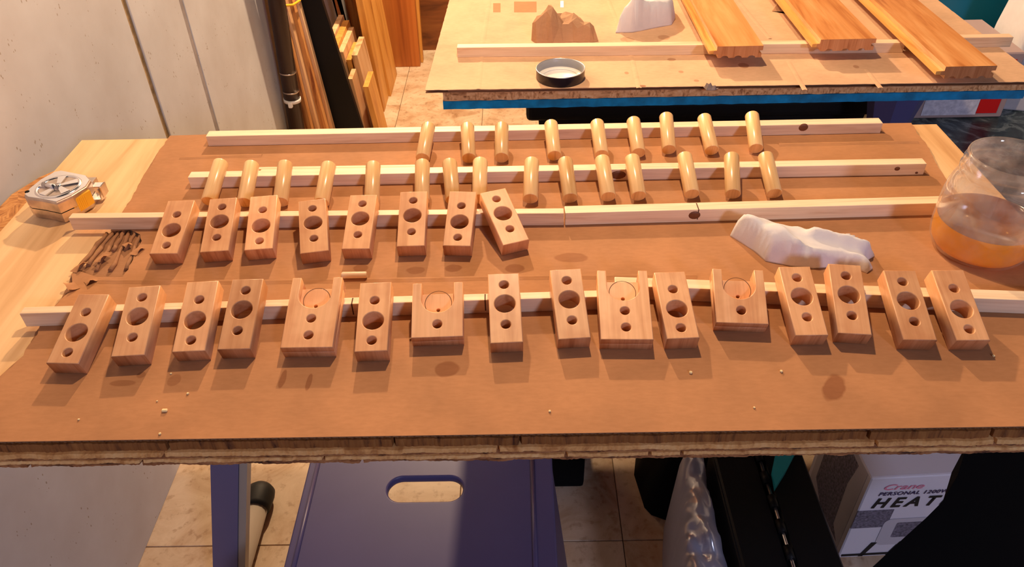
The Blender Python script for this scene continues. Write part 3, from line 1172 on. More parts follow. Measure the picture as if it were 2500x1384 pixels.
def rag_h(x, y, d):
    t = max(0.0, min(1.0, (x - rag[0][0]) / (rag[10][0] - rag[0][0])))
    base = (0.026 - 0.016 * t) * (1 - math.exp(-(d / 0.0045) ** 1.3)) + 0.002
    for a, b, amp, w in folds:
        s, t = segd(x, y, a, b)
        base += 0.9 * amp * math.exp(-(s / w) ** 2) * min(1, d / 0.006)
    base += 0.0018 * noise.noise(Vector((x * 70, y * 70, 2)))
    return max(0.0012, base)


crumple('rag', rag, rag_h, 'white_cloth', 'crumpled white cotton rag beside the amber jar on the brown cardboard', 'rag', 0.0035)

# second table stands further back: its top is at the same height
rag2 = [G(1503, 78, .752), G(1508, 60, .757), G(1520, 38, .765), G(1530, 14, .772), G(1545, -10, .775), G(1600, -22, .775), G(1640, -5, .772), G(1650, 34, .760), G(1640, 56, .754), G(1600, 66, .752), G(1545, 77, .752)]
f2 = [(G(1520, 60, .77), G(1600, 50, .77), .014, .012), (G(1560, 20, .79), G(1620, 30, .78), .018, .016), (G(1555, 0, .79), G(1545, 50, .78), .012, .008)]


def rag2_h(x, y, d):
    base = 0.040 * (1 - math.exp(-(d / 0.006) ** 1.3)) + 0.002
    for a, b, amp, w in f2:
        s, t = segd(x, y, a, b)
        base += amp * math.exp(-(s / w) ** 2) * min(1, d / 0.008)
    return max(0.001, base + 0.003 * noise.noise(Vector((x * 50, y * 50, 7))))


crumple('rag', rag2, rag2_h, 'white_cloth', 'crumpled white cotton rag beside the brown paper on the back table', 'rag', 0.005)

bag = [G(1297, 96, .752), G(1300, 80, .757), G(1318, 62, .765), G(1345, 48, .77), G(1390, 44, .77), G(1425, 58, .765), G(1450, 76, .757), G(1461, 98, .752), G(1440, 106), G(1400, 103), G(1350, 107), G(1310, 106)]


def bag_h(x, y, d):
    base = 0.030 * min(1, d / 0.010) + 0.001
    q = G(1345, 62, .775)
    base += 0.026 * math.exp(-(((x - q[0]) / 0.024) ** 2 + ((y - q[1]) / 0.03) ** 2)) * min(1, d / 0.012)
    base *= 0.95 + 0.40 * noise.noise(Vector((x * 45, y * 45, 1.7)))
    s, t = segd(x, y, G(1340, 50, .79), G(1395, 98, .755))
    base += (0.012 * math.exp(-(s / 0.005) ** 2) - 0.010 * math.exp(-((s - 0.008) / 0.004) ** 2)) * min(1, d / 0.008)
    return max(0.001, base)


crumple('paper_bag', bag, bag_h, 'paper_bag', 'crumpled brown paper bag on the back table behind the jar lid', 'paper bag', 0.009, smooth=False, jit=0.0022, seed=4)

lump = [G(1716, 212), G(1728, 205, .756), G(1742, 208, .756), G(1755, 216), G(1745, 221), G(1725, 221)]
crumple('scrap_lump', lump, lambda x, y, d: 0.001 + 0.012 * min(1, d / 0.005), 'grey_lump', 'small grey torn scrap on the front edge of the back table', 'scrap', 0.004, smooth=False, jit=0.002)

# crumbs of dried finish
for k, (x, y, s) in enumerate(((193, 1025, 5), (403, 1004, 9), (459, 962, 6), (384, 980, 4), (391, 1060, 6), (418, 913, 5), (1342, 1005, 6), (1686, 911, 8), (1907, 908, 7), (1841, 996, 5), (2425, 870, 6), (1002, 828, 5))):
    p = P(x, y)
    w = s * 0.66 / 1900
    bm = bevel_box((-w / 2 * (1.6 if s == 9 else 1), -w / 2, 0), (w / 2 * (1.6 if s == 9 else 1), w / 2, w * 0.8), w * 0.2, 1)
    o = bm_obj('wood_crumb', bm, 'chip', None, (p.x, p.y, ZT))
    o.rotation_euler = (0, 0, k * 1.3 if s != 9 else 0)
    tag(o, 'tiny pale wood crumb lying on the bare brown cardboard', 'crumb', 'wood crumbs on the cardboard')

# ------------------------------------------------------------------ jar of oil
jc = Vector((0.509, 0.7005, ZT))
jar = tag(empty('glass_jar', jc), 'open glass jar half filled with amber oil on the brown cardboard', 'jar')
JO = [(0.0001, 0.002), (0.034, 0.001), (0.041, 0.0005), (0.047, 0.004), (0.0510, 0.012), (0.0528, 0.022), (0.0530, 0.050), (0.0525, 0.064), (0.0512, 0.074), (0.0490, 0.082), (0.0468, 0.088), (0.0458, 0.0915),
      (0.0450, 0.0945), (0.0462, 0.0960), (0.0462, 0.0975), (0.0446, 0.0990), (0.0440, 0.1030), (0.0452, 0.1045), (0.0452, 0.1058), (0.0438, 0.1075), (0.0436, 0.1130), (0.0430, 0.1150), (0.0416, 0.1156)]
JI = [(0.0402, 0.1150), (0.0400, 0.1000), (0.0416, 0.0915), (0.0450, 0.0830), (0.0478, 0.0745), (0.0494, 0.0640), (0.0500, 0.050), (0.0498, 0.022), (0.0482, 0.0125), (0.044, 0.0065), (0.036, 0.005), (0.0001, 0.0055)]
MB().lathe(JO + JI, 64).build('glass_body', 'jar_glass', jar)
lq = [(0.0001, 0.0046), (0.036, 0.0041), (0.0445, 0.0055), (0.0490, 0.0120), (0.0508, 0.022), (0.0510, 0.0395)]
oil = MB().lathe(lq, 64).build('amber_oil', 'amber_oil', jar)
oil['label'] = 'amber oil'
MB().lathe([(0.0510, 0.0396), (0.0500, 0.0387), (0.0001, 0.0383)], 64).build('oil_surface', 'oil_surface', oil)

# jar lid on the back table (ring lying upside down)
lc = P(1368, 190)
lid = tag(empty('jar_lid', lc), 'black screw-on jar lid lying upside down with a pale inside', 'lid')
MB().lathe([(0.0350, 0.0005), (0.0372, 0.0), (0.0382, 0.0015), (0.0386, 0.0145), (0.0390, 0.0160), (0.0380, 0.0165)], 56).build('skirt', 'lid_black', lid)
MB().lathe([(0.0380, 0.0166), (0.0368, 0.0160), (0.0366, 0.0110), (0.0360, 0.0095), (0.0362, 0.0075), (0.0362, 0.0030)], 56).build('inner_band', 'lid_inner', lid)
MB().lathe([(0.0362, 0.0035), (0.0310, 0.0040), (0.0300, 0.0028), (0.0285, 0.0022)], 56).build('sealing_ring', 'lid_white', lid)
MB().lathe([(0.0001, 0.0012), (0.0285, 0.0012), (0.0290, 0.0022)], 56).build('disc', 'lid_white', lid)
MB().tube([(0.0384 * math.cos(a), 0.0384 * math.sin(a), 0.0163) for a in [2 * math.pi * k / 56 for k in range(56)]], 0.0007, 6, closed=True).build('rim', 'steel', lid)

# ------------------------------------------------------------------ tape measure
tp = tag(empty('tape_measure', P(150, 505, ZP), 0), 'chrome tape measure with yellow lock button lying on the bare plywood', 'tape measure')
TH = 0.031
foot = [(62, 505), (72, 478), (100, 462), (190, 432), (215, 440), (236, 470), (228, 492), (176, 530), (148, 534), (100, 522)]
topo = [(58, 476), (72, 460), (100, 438), (134, 419), (150, 416), (212, 428), (222, 440), (212, 456), (176, 478), (138, 495), (100, 487), (66, 482)]
toppts = [P(x, y, ZP + TH) - tp.location for x, y in topo]
cx = sum(p.x for p in toppts) / len(toppts)
cy = sum(p.y for p in toppts) / len(toppts)


def tape_loop(sc, z):
    return [(cx + (p.x - cx) * sc, cy + (p.y - cy) * sc, z) for p in toppts]


def loft(loops, name, mat, parent, smooth=True):
    n = len(loops[0])
    v = [p for l in loops for p in l]
    f = [tuple(range(n - 1, -1, -1)), tuple(range((len(loops) - 1) * n, len(loops) * n))]
    mb = MB().add(v, f)
    for i in range(len(loops) - 1):
        for k in range(n):
            l = (k + 1) % n
            mb.f.append((i * n + k, i * n + l, (i + 1) * n + l, (i + 1) * n + k))
            mb.sm.append(smooth)
    return mb.build(name, mat, parent)


loft([tape_loop(0.93, 0.0003), tape_loop(0.985, 0.003), tape_loop(1.0, 0.008), tape_loop(1.0, TH * 0.5 - 0.0006)], 'lower_shell', 'worn_chrome', tp, False)
loft([tape_loop(0.985, TH * 0.5 - 0.0005), tape_loop(0.985, TH * 0.5 + 0.0005)], 'shell_seam', 'black_matte', tp, False)
loft([tape_loop(1.0, TH * 0.5 + 0.0006), tape_loop(1.0, TH - 0.003), tape_loop(0.985, TH - 0.0008), tape_loop(0.965, TH)], 'upper_shell', 'worn_chrome', tp, False)
loft([tape_loop(0.96, TH + 0.00005), tape_loop(0.955, TH + 0.0008)], 'face_plate', 'chrome', tp, False)
# round medallion with spokes on the face
dc = P(143, 457, ZP + TH) - tp.location
ring = MB()
ring.lathe([(0.0225, 0.0008), (0.0235, 0.0022), (0.0255, 0.0022), (0.0268, 0.0008)], 40, (dc.x, dc.y, TH))
ring.build('medallion_ring', 'chrome', tp)
MB().lathe([(0.0001, 0.0011), (0.0224, 0.0011)], 40, (dc.x, dc.y, TH)).build('medallion', 'worn_chrome', tp)
for k in range(5):
    a = 0.5 + k * 2 * math.pi / 5
    c_, s_ = math.cos(a), math.sin(a)
    mb = MB()
    v = []
    for zz in (0.0012, 0.0028):
        for r_, w_ in ((0.004, 0.0022), (0.0226, 0.0052)):
            v += [(dc.x + r_ * c_ - w_ * s_, dc.y + r_ * s_ + w_ * c_, TH + zz), (dc.x + r_ * c_ + w_ * s_, dc.y + r_ * s_ - w_ * c_, TH + zz)]
    mb.add(v, [(0, 1, 3, 2), (4, 6, 7, 5), (0, 4, 5, 1), (2, 3, 7, 6), (0, 2, 6, 4), (1, 5, 7, 3)])
    mb.build('spoke', 'chrome', tp)
MB().lathe([(0.0001, 0.0038), (0.0042, 0.0036), (0.0050, 0.0012)], 20, (dc.x, dc.y, TH)).build('hub', 'chrome', tp)
a, b = P(108, 455, ZP + TH) - tp.location, P(140, 463, ZP + TH) - tp.location
MB().tube([a + Vector((0, 0, 0.003)), b + Vector((0, 0, 0.003))], 0.0032, 12).build('belt_clip', 'chrome', tp)
ho = P(67, 469, ZP + TH) - tp.location
MB().lathe([(0.0001, 0.0011), (0.0026, 0.0011), (0.003, 0.0004)], 16, (ho.x, ho.y, TH)).build('rivet', 'black_matte', tp)
# yellow lock button on the rounded side
b0, b1 = P(172, 497, ZP + TH * 0.62) - tp.location, P(218, 474, ZP + TH * 0.62) - tp.location
dirn = (b1 - b0).normalized()
nrm = Vector((dirn.y, -dirn.x, 0))
v = []
for d_ in (-0.004, 0.0060):
    for t_, zz in ((0, 0.006), (1, 0.009), (1, 0.027), (0, 0.025)):
        p = b0.lerp(b1, t_)
        v.append((p.x + nrm.x * d_, p.y + nrm.y * d_, zz))
lb_ = MB().hexa(v).build('lock_button', 'yellow_plastic', tp)
for k in range(7):
    p = b0.lerp(b1, 0.12 + k * 0.09)
    MB().box((p.x + nrm.x * 0.0060 - 0.0006, p.y + nrm.y * 0.0060 - 0.0004, 0.010), (p.x + nrm.x * 0.0060 + 0.0002, p.y + nrm.y * 0.0060 + 0.0002, 0.024)).build('grip_rib', 'yellow_plastic', lb_)
# mouth and end hook
h0 = P(232, 470, ZP + 0.012) - tp.location
MB().box((h0.x - 0.012, h0.y - 0.010, 0.003), (h0.x + 0.001, h0.y + 0.014, 0.026)).build('tape_mouth', 'worn_chrome', tp)
MB().box((h0.x + 0.001, h0.y - 0.006, 0.004), (h0.x + 0.009, h0.y + 0.010, 0.0055)).build('end_hook', 'chrome', tp)
MB().box((h0.x + 0.0078, h0.y - 0.006, 0.0055), (h0.x + 0.0092, h0.y + 0.010, 0.020)).build('end_hook', 'chrome', tp)
MB().box((h0.x + 0.001, h0.y - 0.0035, 0.021), (h0.x + 0.012, h0.y + 0.0070, 0.0225)).build('blade_tip', 'chrome', tp)
MB().box((h0.x + 0.0112, h0.y - 0.0055, 0.008), (h0.x + 0.0124, h0.y + 0.0090, 0.0225)).build('hook_plate', 'worn_chrome', tp)

# ------------------------------------------------------------------ back table
B0, B1, BY0, BY1 = -0.142, 0.792, 1.138, 2.05
t2 = tag(empty('back_table', (0.3, 1.6, 0)), 'strand board table top with a blue painted edge on trestle legs', 'table')
OT = ZT - 0.006


def edge_slab(x0, x1, y0, y1, z0, z1, amp, seed, n=150):
    v, f = [], []
    r = random.Random(seed)
    for i in range(n + 1):
        x = x0 + (x1 - x0) * i / n
        a = amp * noise.noise(Vector((x * 45, seed, 0)))
        c = amp * 0.8 * noise.noise(Vector((x * 60, seed, 9)))
        v += [(x, y0 + a, z0 + c), (x, y0 + a * 0.6, z1 + c * 0.4), (x, y1, z0), (x, y1, z1)]
    for i in range(n):
        a, b = i * 4, i * 4 + 4
        f += [(a, b, b + 1, a + 1), (a + 1, b + 1, b + 3, a + 3), (a, a + 2, b + 2, b), (a + 2, a + 3, b + 3, b + 2)]
    f += [(0, 1, 3, 2), (n * 4, n * 4 + 2, n * 4 + 3, n * 4 + 1)]
    return MB().add(v, f)


child(edge_slab(-0.115, 0.80, BY0 + 0.004, BY1, OT - 0.015, OT - 0.0003, 0.0012, 3), 'strand_board_top', 'osb_edge', t2)
child(edge_slab(-0.116, 0.801, BY0 + 0.003, BY0 + 0.06, OT - 0.029, OT - 0.0155, 0.0010, 8), 'painted_edge', 'blue_paint', t2)
for x in (0.15, 0.66):
    for y in (1.92, 2.0):
        child(MB().box((x - 0.02, y - 0.02, 0), (x + 0.02, y + 0.02, OT - 0.0155)), 'leg', 'plank_pale', t2)
c2 = tag(empty('cardboard_sheet', (0.3, 1.6, OT)), 'pale brown creased cardboard covering the back table', 'cardboard')
cp = rough([(B0, BY0), (B1 + .02, BY0 - 0.012), (B1 + .01, BY1 - .05), (B0 + 0.028, BY1 - .05)], 0.0010, 0.01, lambda a, b: False, 4)
child(MB().prism(cp, OT + 0.0052, ZT), 'top_liner', 'cardboard_pale', c2)
child(MB().prism([(x * 0.998, y + 0.002) for x, y in cp], OT, OT + 0.0010), 'bottom_liner', 'cardboard_inner', c2)
child(edge_slab(B0 + 0.035, B1 + 0.005, BY0 + 0.0035, BY1 - 0.06, OT + 0.0011, OT + 0.0051, 0.0012, 12), 'corrugated_core', 'cardboard_inner', c2)
for pts in ([(1168, 218), (1180, 100), (1195, 0)], [(1485, 0), (1545, 150), (1560, 215)], [(1925, 150), (1965, 220)], [(2115, 170), (2150, 215)], [(1800, 0), (1880, 95)]):
    w = [P(x, y) for x, y in pts]
    v, f = [], []
    for p in w:
        for dx, dz in ((-0.004, 0.0001), (0, 0.0010), (0.004, 0.0001)):
            v.append((p.x + dx, p.y, ZT + dz))
    for i in range(len(w) - 1):
        for k in range(2):
            q = i * 3 + k
            f.append((q, q + 1, q + 4, q + 3))
    child(MB().add(v, f, True), 'fold_ridge', 'cardboard_pale', c2)
# a bit of label tape stuck to the cardboard
for x0, x1, y0, y1, mt in ((1204, 1222, 8, 30, 'cardboard'), (1255, 1310, 4, 30, 'cardboard'), (1368, 1376, 2, 18, 'label_white')):
    q = [P(x0, y0), P(x1, y0), P(x1, y1), P(x0, y1)]
    child(MB().prism([(p.x, p.y) for p in q], ZT + 0.00005, ZT + 0.0002), 'tape_remnant', mt, c2)

stick((-0.098, 1.264), (0.643, 1.247), 0.016, 0.017, 'pale pine stick on the back table in front of the paper bag')
stick((0.648, 1.264), (0.828, 1.262), 0.016, 0.017, 'short pine stick under the board end on the back table')


def floor_board(x0, x1, y0, label, mat='board_floor'):
    y1 = y0 + 0.75
    th = 0.019
    z0 = ZT + 0.0172
    g = tag(empty('flooring_board', ((x0 + x1) / 2, y0, z0)), label, 'board')
    w = x1 - x0
    n = 3
    prof = [(-w / 2, th), (w / 2, th), (w / 2, th * .62), (w / 2 - 0.006, th * .60), (w / 2 - 0.006, th * .36), (w / 2 - 0.001, th * .34), (w / 2 - 0.001, 0.0)]
    for k in range(3):
        c = w / 2 - w * (k + .75) / 3.4
        prof += [(c + 0.006, 0.0)] + [(c + 0.006 * math.cos(a), 0.0035 * math.sin(a)) for a in (0.6, 1.2, 1.8, 2.4)] + [(c - 0.006, 0.0)]
    prof += [(-w / 2 + 0.003, 0.0), (-w / 2 + 0.003, th * .30), (-w / 2 - 0.0045, th * .32), (-w / 2 - 0.005, th * .45), (-w / 2 - 0.0045, th * .60), (-w / 2, th * .62)]
    m_ = len(prof)
    v = [(x, 0.0, zz) for x, zz in prof] + [(x, y1 - y0, zz) for x, zz in prof]
    mb = MB().add(v, [(i, (i + 1) % m_, m_ + (i + 1) % m_, m_ + i) for i in range(m_)])
    mb.build('plank', mat, g)
    MB().add([(x, -0.0003, zz) for x, zz in prof], [tuple(range(m_))]).build('end_face', 'end_grain', g)
    MB().add([(x, y1 - y0 + .0003, zz) for x, zz in prof], [tuple(range(m_))]).build('end_face', 'end_grain', g)
    MB().hexa([(-w / 2 - 0.012, .0002, th * .34), (-w / 2 - .0002, .0002, th * .34), (-w / 2 - .0002, y1 - y0 - .0002, th * .34), (-w / 2 - 0.012, y1 - y0 - .0002, th * .34),
               (-w / 2 - 0.012, .0002, th * .62), (-w / 2 - .0002, .0002, th * .66), (-w / 2 - .0002, y1 - y0 - .0002, th * .66), (-w / 2 - 0.012, y1 - y0 - .0002, th * .62)]).build('tongue', 'board_tongue', g)
    return g


floor_board(0.321, 0.394, 1.199, 'varnished tongue and groove board nearest the white rag on the back table')
floor_board(0.491, 0.580, 1.219, 'varnished tongue and groove board between two others on the back table')
floor_board(0.641, 0.717, 1.105, 'varnished tongue and groove board overhanging its stick, beside the teal bin')
sc = [P(1885, 28), P(1903, 14), P(1930, 30), P(1920, 34)]
tag(MB().add([(p.x, p.y, ZT + h) for p, h in zip(sc, (0.0005, 0.012, 0.0005, 0.0005))] + [(p.x, p.y + .002, ZT + h) for p, h in zip(sc, (0.0005, 0.0115, 0.0005, 0.0005))], [(0, 1, 2, 3), (4, 7, 6, 5), (0, 4, 5, 1), (1, 5, 6, 2), (2, 6, 7, 3), (3, 7, 4, 0)]).build('paper_scrap', 'paper_bag'), 'small pale folded paper scrap between two varnished boards', 'paper scrap')

# ------------------------------------------------------------------ lumber leaning in the corner
def lumber(name, label, cat, q, y0, dy, mat, ztop=1.15, cut=False, group=None):
    """q: TL, TR, BL, BR pixels of the front face, which stands in the plane y = y0"""
    tl, tr_, bl, br = [onY(*p, y0) for p in q]

    def ext(a, b, z):
        t = (z - a.z) / (b.z - a.z)
        return a + (b - a) * t
    zb = 0.001
    b0, b1 = ext(tl, bl, zb), ext(tr_, br, zb)
    if cut:
        a0, a1 = tl, tr_
    else:
        a0, a1 = ext(tl, bl, ztop), ext(tr_, br, ztop)
    b0.x = max(b0.x, WX + 0.003)
    a0.x = max(a0.x, WX + 0.003)
    base = Vector(((b0.x + b1.x) / 2, y0, 0))
    v = []
    for p, z in ((b0, b0.z), (b1, b1.z)):
        v.append((p.x, y0, z))
    v += [(b1.x, y0 + dy, b1.z), (b0.x, y0 + dy, b0.z), (a0.x, y0, a0.z), (a1.x, y0, a1.z), (a1.x, y0 + dy, a1.z), (a0.x, y0 + dy, a0.z)]
    v = [(x - base.x, y - base.y, z) for x, y, z in v]
    o = MB().hexa(v).build(name, mat, None, base)
    return tag(o, label, cat, group)


# dark pole
pa, pb = onY(662, 0, 2.14), onY(713, 312, 2.14)
dirp = (pa - pb).normalized()
p_top = pb + dirp * ((1.25 - pb.z) / dirp.z)
p_bot = pb + dirp * ((0.022 - pb.z) / dirp.z)
shift = max(0, WX + 0.026 - min(p_top.x, p_bot.x))
p_top.x += shift
p_bot.x += shift
pole = tag(empty('round_pole', p_bot), 'dark brown round pole leaning in the corner against the white wall', 'pole')
child(MB().tube([p_bot, p_top], 0.0235, 20), 'shaft', 'brown_pole', pole)
for zz, hh, mt, rr_ in ((onY(680, 176, 2.14).z, 0.004, 'worn_chrome', 0.0243), (onY(690, 222, 2.14).z, 0.004, 'worn_chrome', 0.0243), (onY(697, 243, 2.14).z, 0.010, 'white_plastic', 0.0255)):
    c = p_bot + dirp * ((zz - p_bot.z) / dirp.z)
    child(MB().tube([c - dirp * hh / 2, c + dirp * hh / 2], rr_, 20), 'cable_tie' if mt == 'white_plastic' else 'ring', mt, pole)
c = p_bot + dirp * ((onY(697, 245, 2.14).z - p_bot.z) / dirp.z)
child(bevel_box((c.x - 0.006, c.y - 0.034, c.z - 0.010), (c.x + 0.006, c.y - 0.022, c.z + 0.008), 0.002, 1), 'tie_head', 'white_plastic', pole)

strips = [((668, 0), (684, 0), (738, 312), (760, 312), 'strip_grain', 2.168, 'coarse-grained wood strip leaning next to the dark pole'),
          ((685, 0), (697, 0), (761, 312), (776, 312), 'plank_pale', 2.198, 'pale narrow wood strip bundled beside the coarse-grained strip'),
          ((698, 0), (713, 0), (777, 312), (797, 312), 'strip_grain', 2.228, 'brown grained wood strip between two pale strips'),
          ((714, 0), (727, 0), (798, 312), (812, 312), 'plank_pale', 2.258, 'pale wood strip bundled beside the black board')]
for q0, q1, q2, q3, mt, y0, lb in strips:
    lumber('wood_strip', lb, 'wood strip', (q0, q1, q2, q3), y0, 0.028, mt, group='bundled wood strips')
pts = []
for x, y, yy in ((664, 4, 2.160), (690, 14, 2.160), (715, 12, 2.19), (731, 2, 2.245)):
    pts.append(onY(x, y, yy))
pts += [Vector((pts[-1].x, 2.291, pts[-1].z)), Vector((pts[0].x, 2.291, pts[0].z))]
tag(MB().tube(pts, 0.0035, 8, closed=True).build('elastic_band', 'yellow_band'), 'yellow elastic band around the bundled wood strips', 'band')
lumber('black_board', 'wide black board leaning between the bundled strips and the cut planks', 'board', ((728, 0), (785, 0), (815, 312), (884, 312)), 2.30, 0.02, 'black_plastic')
bb = ((800, 6), (808, 30))
cuts = [((790, 112), (803, 112), 2.42, 0.28, 'plank_pale', 'tallest cut pine plank behind the black board'),
        ((806, 118), (822, 118), 2.42, 0.25, 'plank_yellow', 'yellow cut plank beside the tallest pine plank'),
        ((825, 127), (838, 127), 2.42, 0.22, 'plank_pale', 'cut pine plank second from the tallest'),
        ((845, 146), (857, 146), 2.42, 0.15, 'plank_yellow', 'cut yellow plank standing before the stepped pine planks'),
        ((858, 135), (872, 135), 2.42, 0.16, 'plank_pale', 'cut pine plank beside the long yellow boards'),
        ((849, 193), (860, 193), 2.335, 0.08, 'plank_pale', 'whitish narrow plank against the edge of the black board'),
        ((886, 212), (899, 212), 2.335, 0.12, 'plank_yellow', 'short bright yellow-topped plank at the end of the row')]
for tl, tr_, y0, dy, mt, lb in cuts:
    s = 0.26
    bl = (tl[0] + s * (312 - tl[1]), 312)
    br = (tr_[0] + s * (312 - tr_[1]), 312)
    lumber('cut_plank', lb, 'plank', (tl, tr_, bl, br), y0, dy, mt, cut=True, group='cut planks in the corner')
for (tl, tr_, bl, br), y0, dy, mt, zt, lb in (
        (((868, 0), (884, 0), (922, 280), (940, 280)), 2.60, 0.12, 'plank_yellow', 1.1, 'tall yellow board standing on edge beside the cut planks'),
        (((888, 0), (905, 0), (938, 240), (956, 240)), 2.73, 0.20, 'plank_yellow', 1.1, 'tall wide yellow board next to the bare floor'),
        (((800, 0), (822, 0), (840, 130), (862, 130)), 2.80, 0.03, 'panel_orange', 1.1, 'orange-brown board behind the stepped pine planks'),
        (((835, 0), (862, 0), (872, 130), (900, 130)), 2.84, 0.03, 'strip_grain', 1.1, 'brown grained board behind the tall yellow boards')):
    lumber('tall_board', lb, 'board', (tl, tr_, bl, br), y0, dy, mt, zt, group='tall boards in the corner')
lumber('door_panel', 'wide orange-brown wooden panel leaning by the far wall', 'panel', ((915, 0), (1012, 0), (940, 148), (1024, 140)), 3.00, 0.035, 'panel_orange', 1.3)
lumber('moulding_strip', 'thin orange moulding strip on the edge of the wide panel', 'moulding', ((1013, 0), (1022, 0), (1025, 138), (1032, 138)), 3.04, 0.03, 'plank_yellow', 1.3)
o = MB().box((-0.60, 3.17, 0.0), (0.35, 3.20, 1.2)).build('dark_panel', 'panel_dark')
tag(o, 'dark knotted wood panel against the far wall beyond the back table', 'panel')

# ------------------------------------------------------------------ things under and beyond the back table
def tapered(x0, x1, y0, y1, z0, z1, t, lip=0.0):
    v = [(x0 + t, y0 + t, z0), (x1 - t, y0 + t, z0), (x1 - t, y1 - t, z0), (x0 + t, y1 - t, z0), (x0, y0, z1), (x1, y0, z1), (x1, y1, z1), (x0, y1, z1)]
    return MB().hexa(v)


bt = tag(empty('storage_tote', (0.39, 1.7, 0)), 'large black plastic tote standing under the back table', 'tote')
child(tapered(0.045, 0.725, 1.48, 1.84, 0.0, 0.53, 0.05), 'body', 'black_plastic', bt)
child(bevel_box((0.02, 1.455, 0.53), (0.73, 1.86, 0.57), 0.012, 3), 'lid', 'black_plastic', bt)
nb = tag(empty('blue_bin', (0.716, 1.365, 0)), 'dark blue faceted bin between the black tote and the carton', 'bin')
oc = []
for r_, z in ((0.030, 0.0), (0.033, 0.50), (0.040, 0.57), (0.054, 0.635)):
    oc.append([(r_ * math.cos(math.pi / 4 * (k + .5)), r_ * math.sin(math.pi / 4 * (k + .5)), z) for k in range(8)])
loft(oc, 'body', 'navy_plastic', nb, False)
MB().tube([(0.055 * math.cos(math.pi / 4 * (k + .5)), 0.055 * math.sin(math.pi / 4 * (k + .5)), 0.637) for k in range(8)], 0.004, 6, closed=True).build('rim', 'navy_plastic', nb)

tk = tag(empty('marbled_trunk', (1.2, 1.6, 0)), 'dark green marbled trunk standing beyond the amber jar', 'trunk')
child(bevel_box((0.90, 1.22, 0.0), (1.60, 1.98, 0.37), 0.006, 2), 'body', 'marbled', tk)
child(bevel_box((0.885, 1.205, 0.371), (1.615, 1.995, 0.40), 0.008, 2), 'lid', 'marbled', tk)
ctn = tag(empty('carton', (1.15, 1.75, 0.40)), 'pinkish carton with a white label and a red square on the marbled trunk', 'carton')
child(bevel_box((0.925, 1.69, 0.4005), (1.152, 1.90, 0.56), 0.003, 1), 'body', 'carton_pink', ctn)
a, b = onY(2258, 252, 1.688), onY(2380, 280, 1.688)
child(MB().box((a.x, 1.6885, b.z), (b.x, 1.6895, 0.55)), 'paper_label', 'label_white', ctn)
a, b = onY(2392, 252, 1.688), onY(2432, 276, 1.688)
child(MB().box((a.x, 1.6885, b.z), (b.x, 1.6895, 0.545)), 'red_square', 'red_print', ctn)

tb = tag(empty('teal_bin', (1.1, 1.85, 0.40)), 'tall teal plastic bin behind the boards on the back table', 'bin')
tb.location = (1.15, 2.2, 0)
child(tapered(0.96, 1.62, 2.02, 2.50, 0.0, 0.92, 0.03), 'body', 'teal_plastic', tb)
child(bevel_box((0.935, 2.0, 0.92), (1.645, 2.52, 0.96), 0.01, 2), 'lid', 'teal_plastic', tb)

sk = [(1.16, 1.735), (1.25, 1.71), (1.40, 1.72), (1.50, 1.78), (1.49, 1.90), (1.40, 1.95), (1.24, 1.95), (1.165, 1.88)]


def sack_h(x, y, d):
    base = 0.54 * (1 - math.exp(-(d / 0.03) ** 1.1)) + 0.004
    base += 0.03 * noise.noise(Vector((x * 14, y * 14, 4))) * min(1, d / 0.03) + 0.012 * noise.noise(Vector((x * 45, y * 45, 1))) * min(1, d / 0.03)
    return max(0.003, base)


crumple('cloth_sack', sk, sack_h, 'white_cloth', 'tall pale cloth sack standing on the marbled trunk past the board ends', 'sack', 0.014, z0=0.401)

# ------------------------------------------------------------------ things under the work table
st = tag(empty('step_stool', (-0.14, 0.62, 0)), 'purple plastic step stool with an oval hand slot under the work table', 'step stool')
sl = P(1038, 1193, 0.33)
pc = [P(738, 1128, .33), P(1337, 1118, .33), P(1376, 1384, .33), P(697, 1384, .33)]
x0, x1 = -0.322, 0.045
slot = rrect(sl.x - 0.055, sl.y - 0.0215, sl.x + 0.055, sl.y + 0.0215, 0.0210, 8)
bm = curve_solid([rrect(x0, 0.44, x1, 0.79, 0.02, 5), slot], 0.316, 0.33, 0.003)
bmesh.ops.translate(bm, verts=bm.verts, vec=(0.14, -0.62, 0))
o = bm_obj('platform', bm, 'purple_plastic', st)
ang = -0.012
for xx in (x1 - 0.030, x0 + 0.014):
    o = MB().tube([(xx + 0.14, 0.455 - 0.62, 0.3302), (xx + 0.14, 0.78 - 0.62, 0.3302)], 0.0035, 8).build('rib', 'purple_plastic', st)
for sx, xx in ((-1, x0 + 0.012), (1, x1 - 0.012)):
    v = []
    for zz, ox in ((0.0, 0.035 * sx), (0.316, 0.0)):
        v += [(xx + ox - 0.010 + .14, 0.46 - .62, zz), (xx + ox + 0.010 + .14, 0.46 - .62, zz), (xx + ox + 0.010 + .14, 0.77 - .62, zz), (xx + ox - 0.010 + .14, 0.77 - .62, zz)]
    MB().hexa(v).build('side_panel', 'purple_plastic', st)
MB().box((x0 + 0.02 + .14, 0.60 - .62, 0.05), (x1 - 0.02 + .14, 0.615 - .62, 0.30)).build('cross_panel', 'purple_plastic', st)

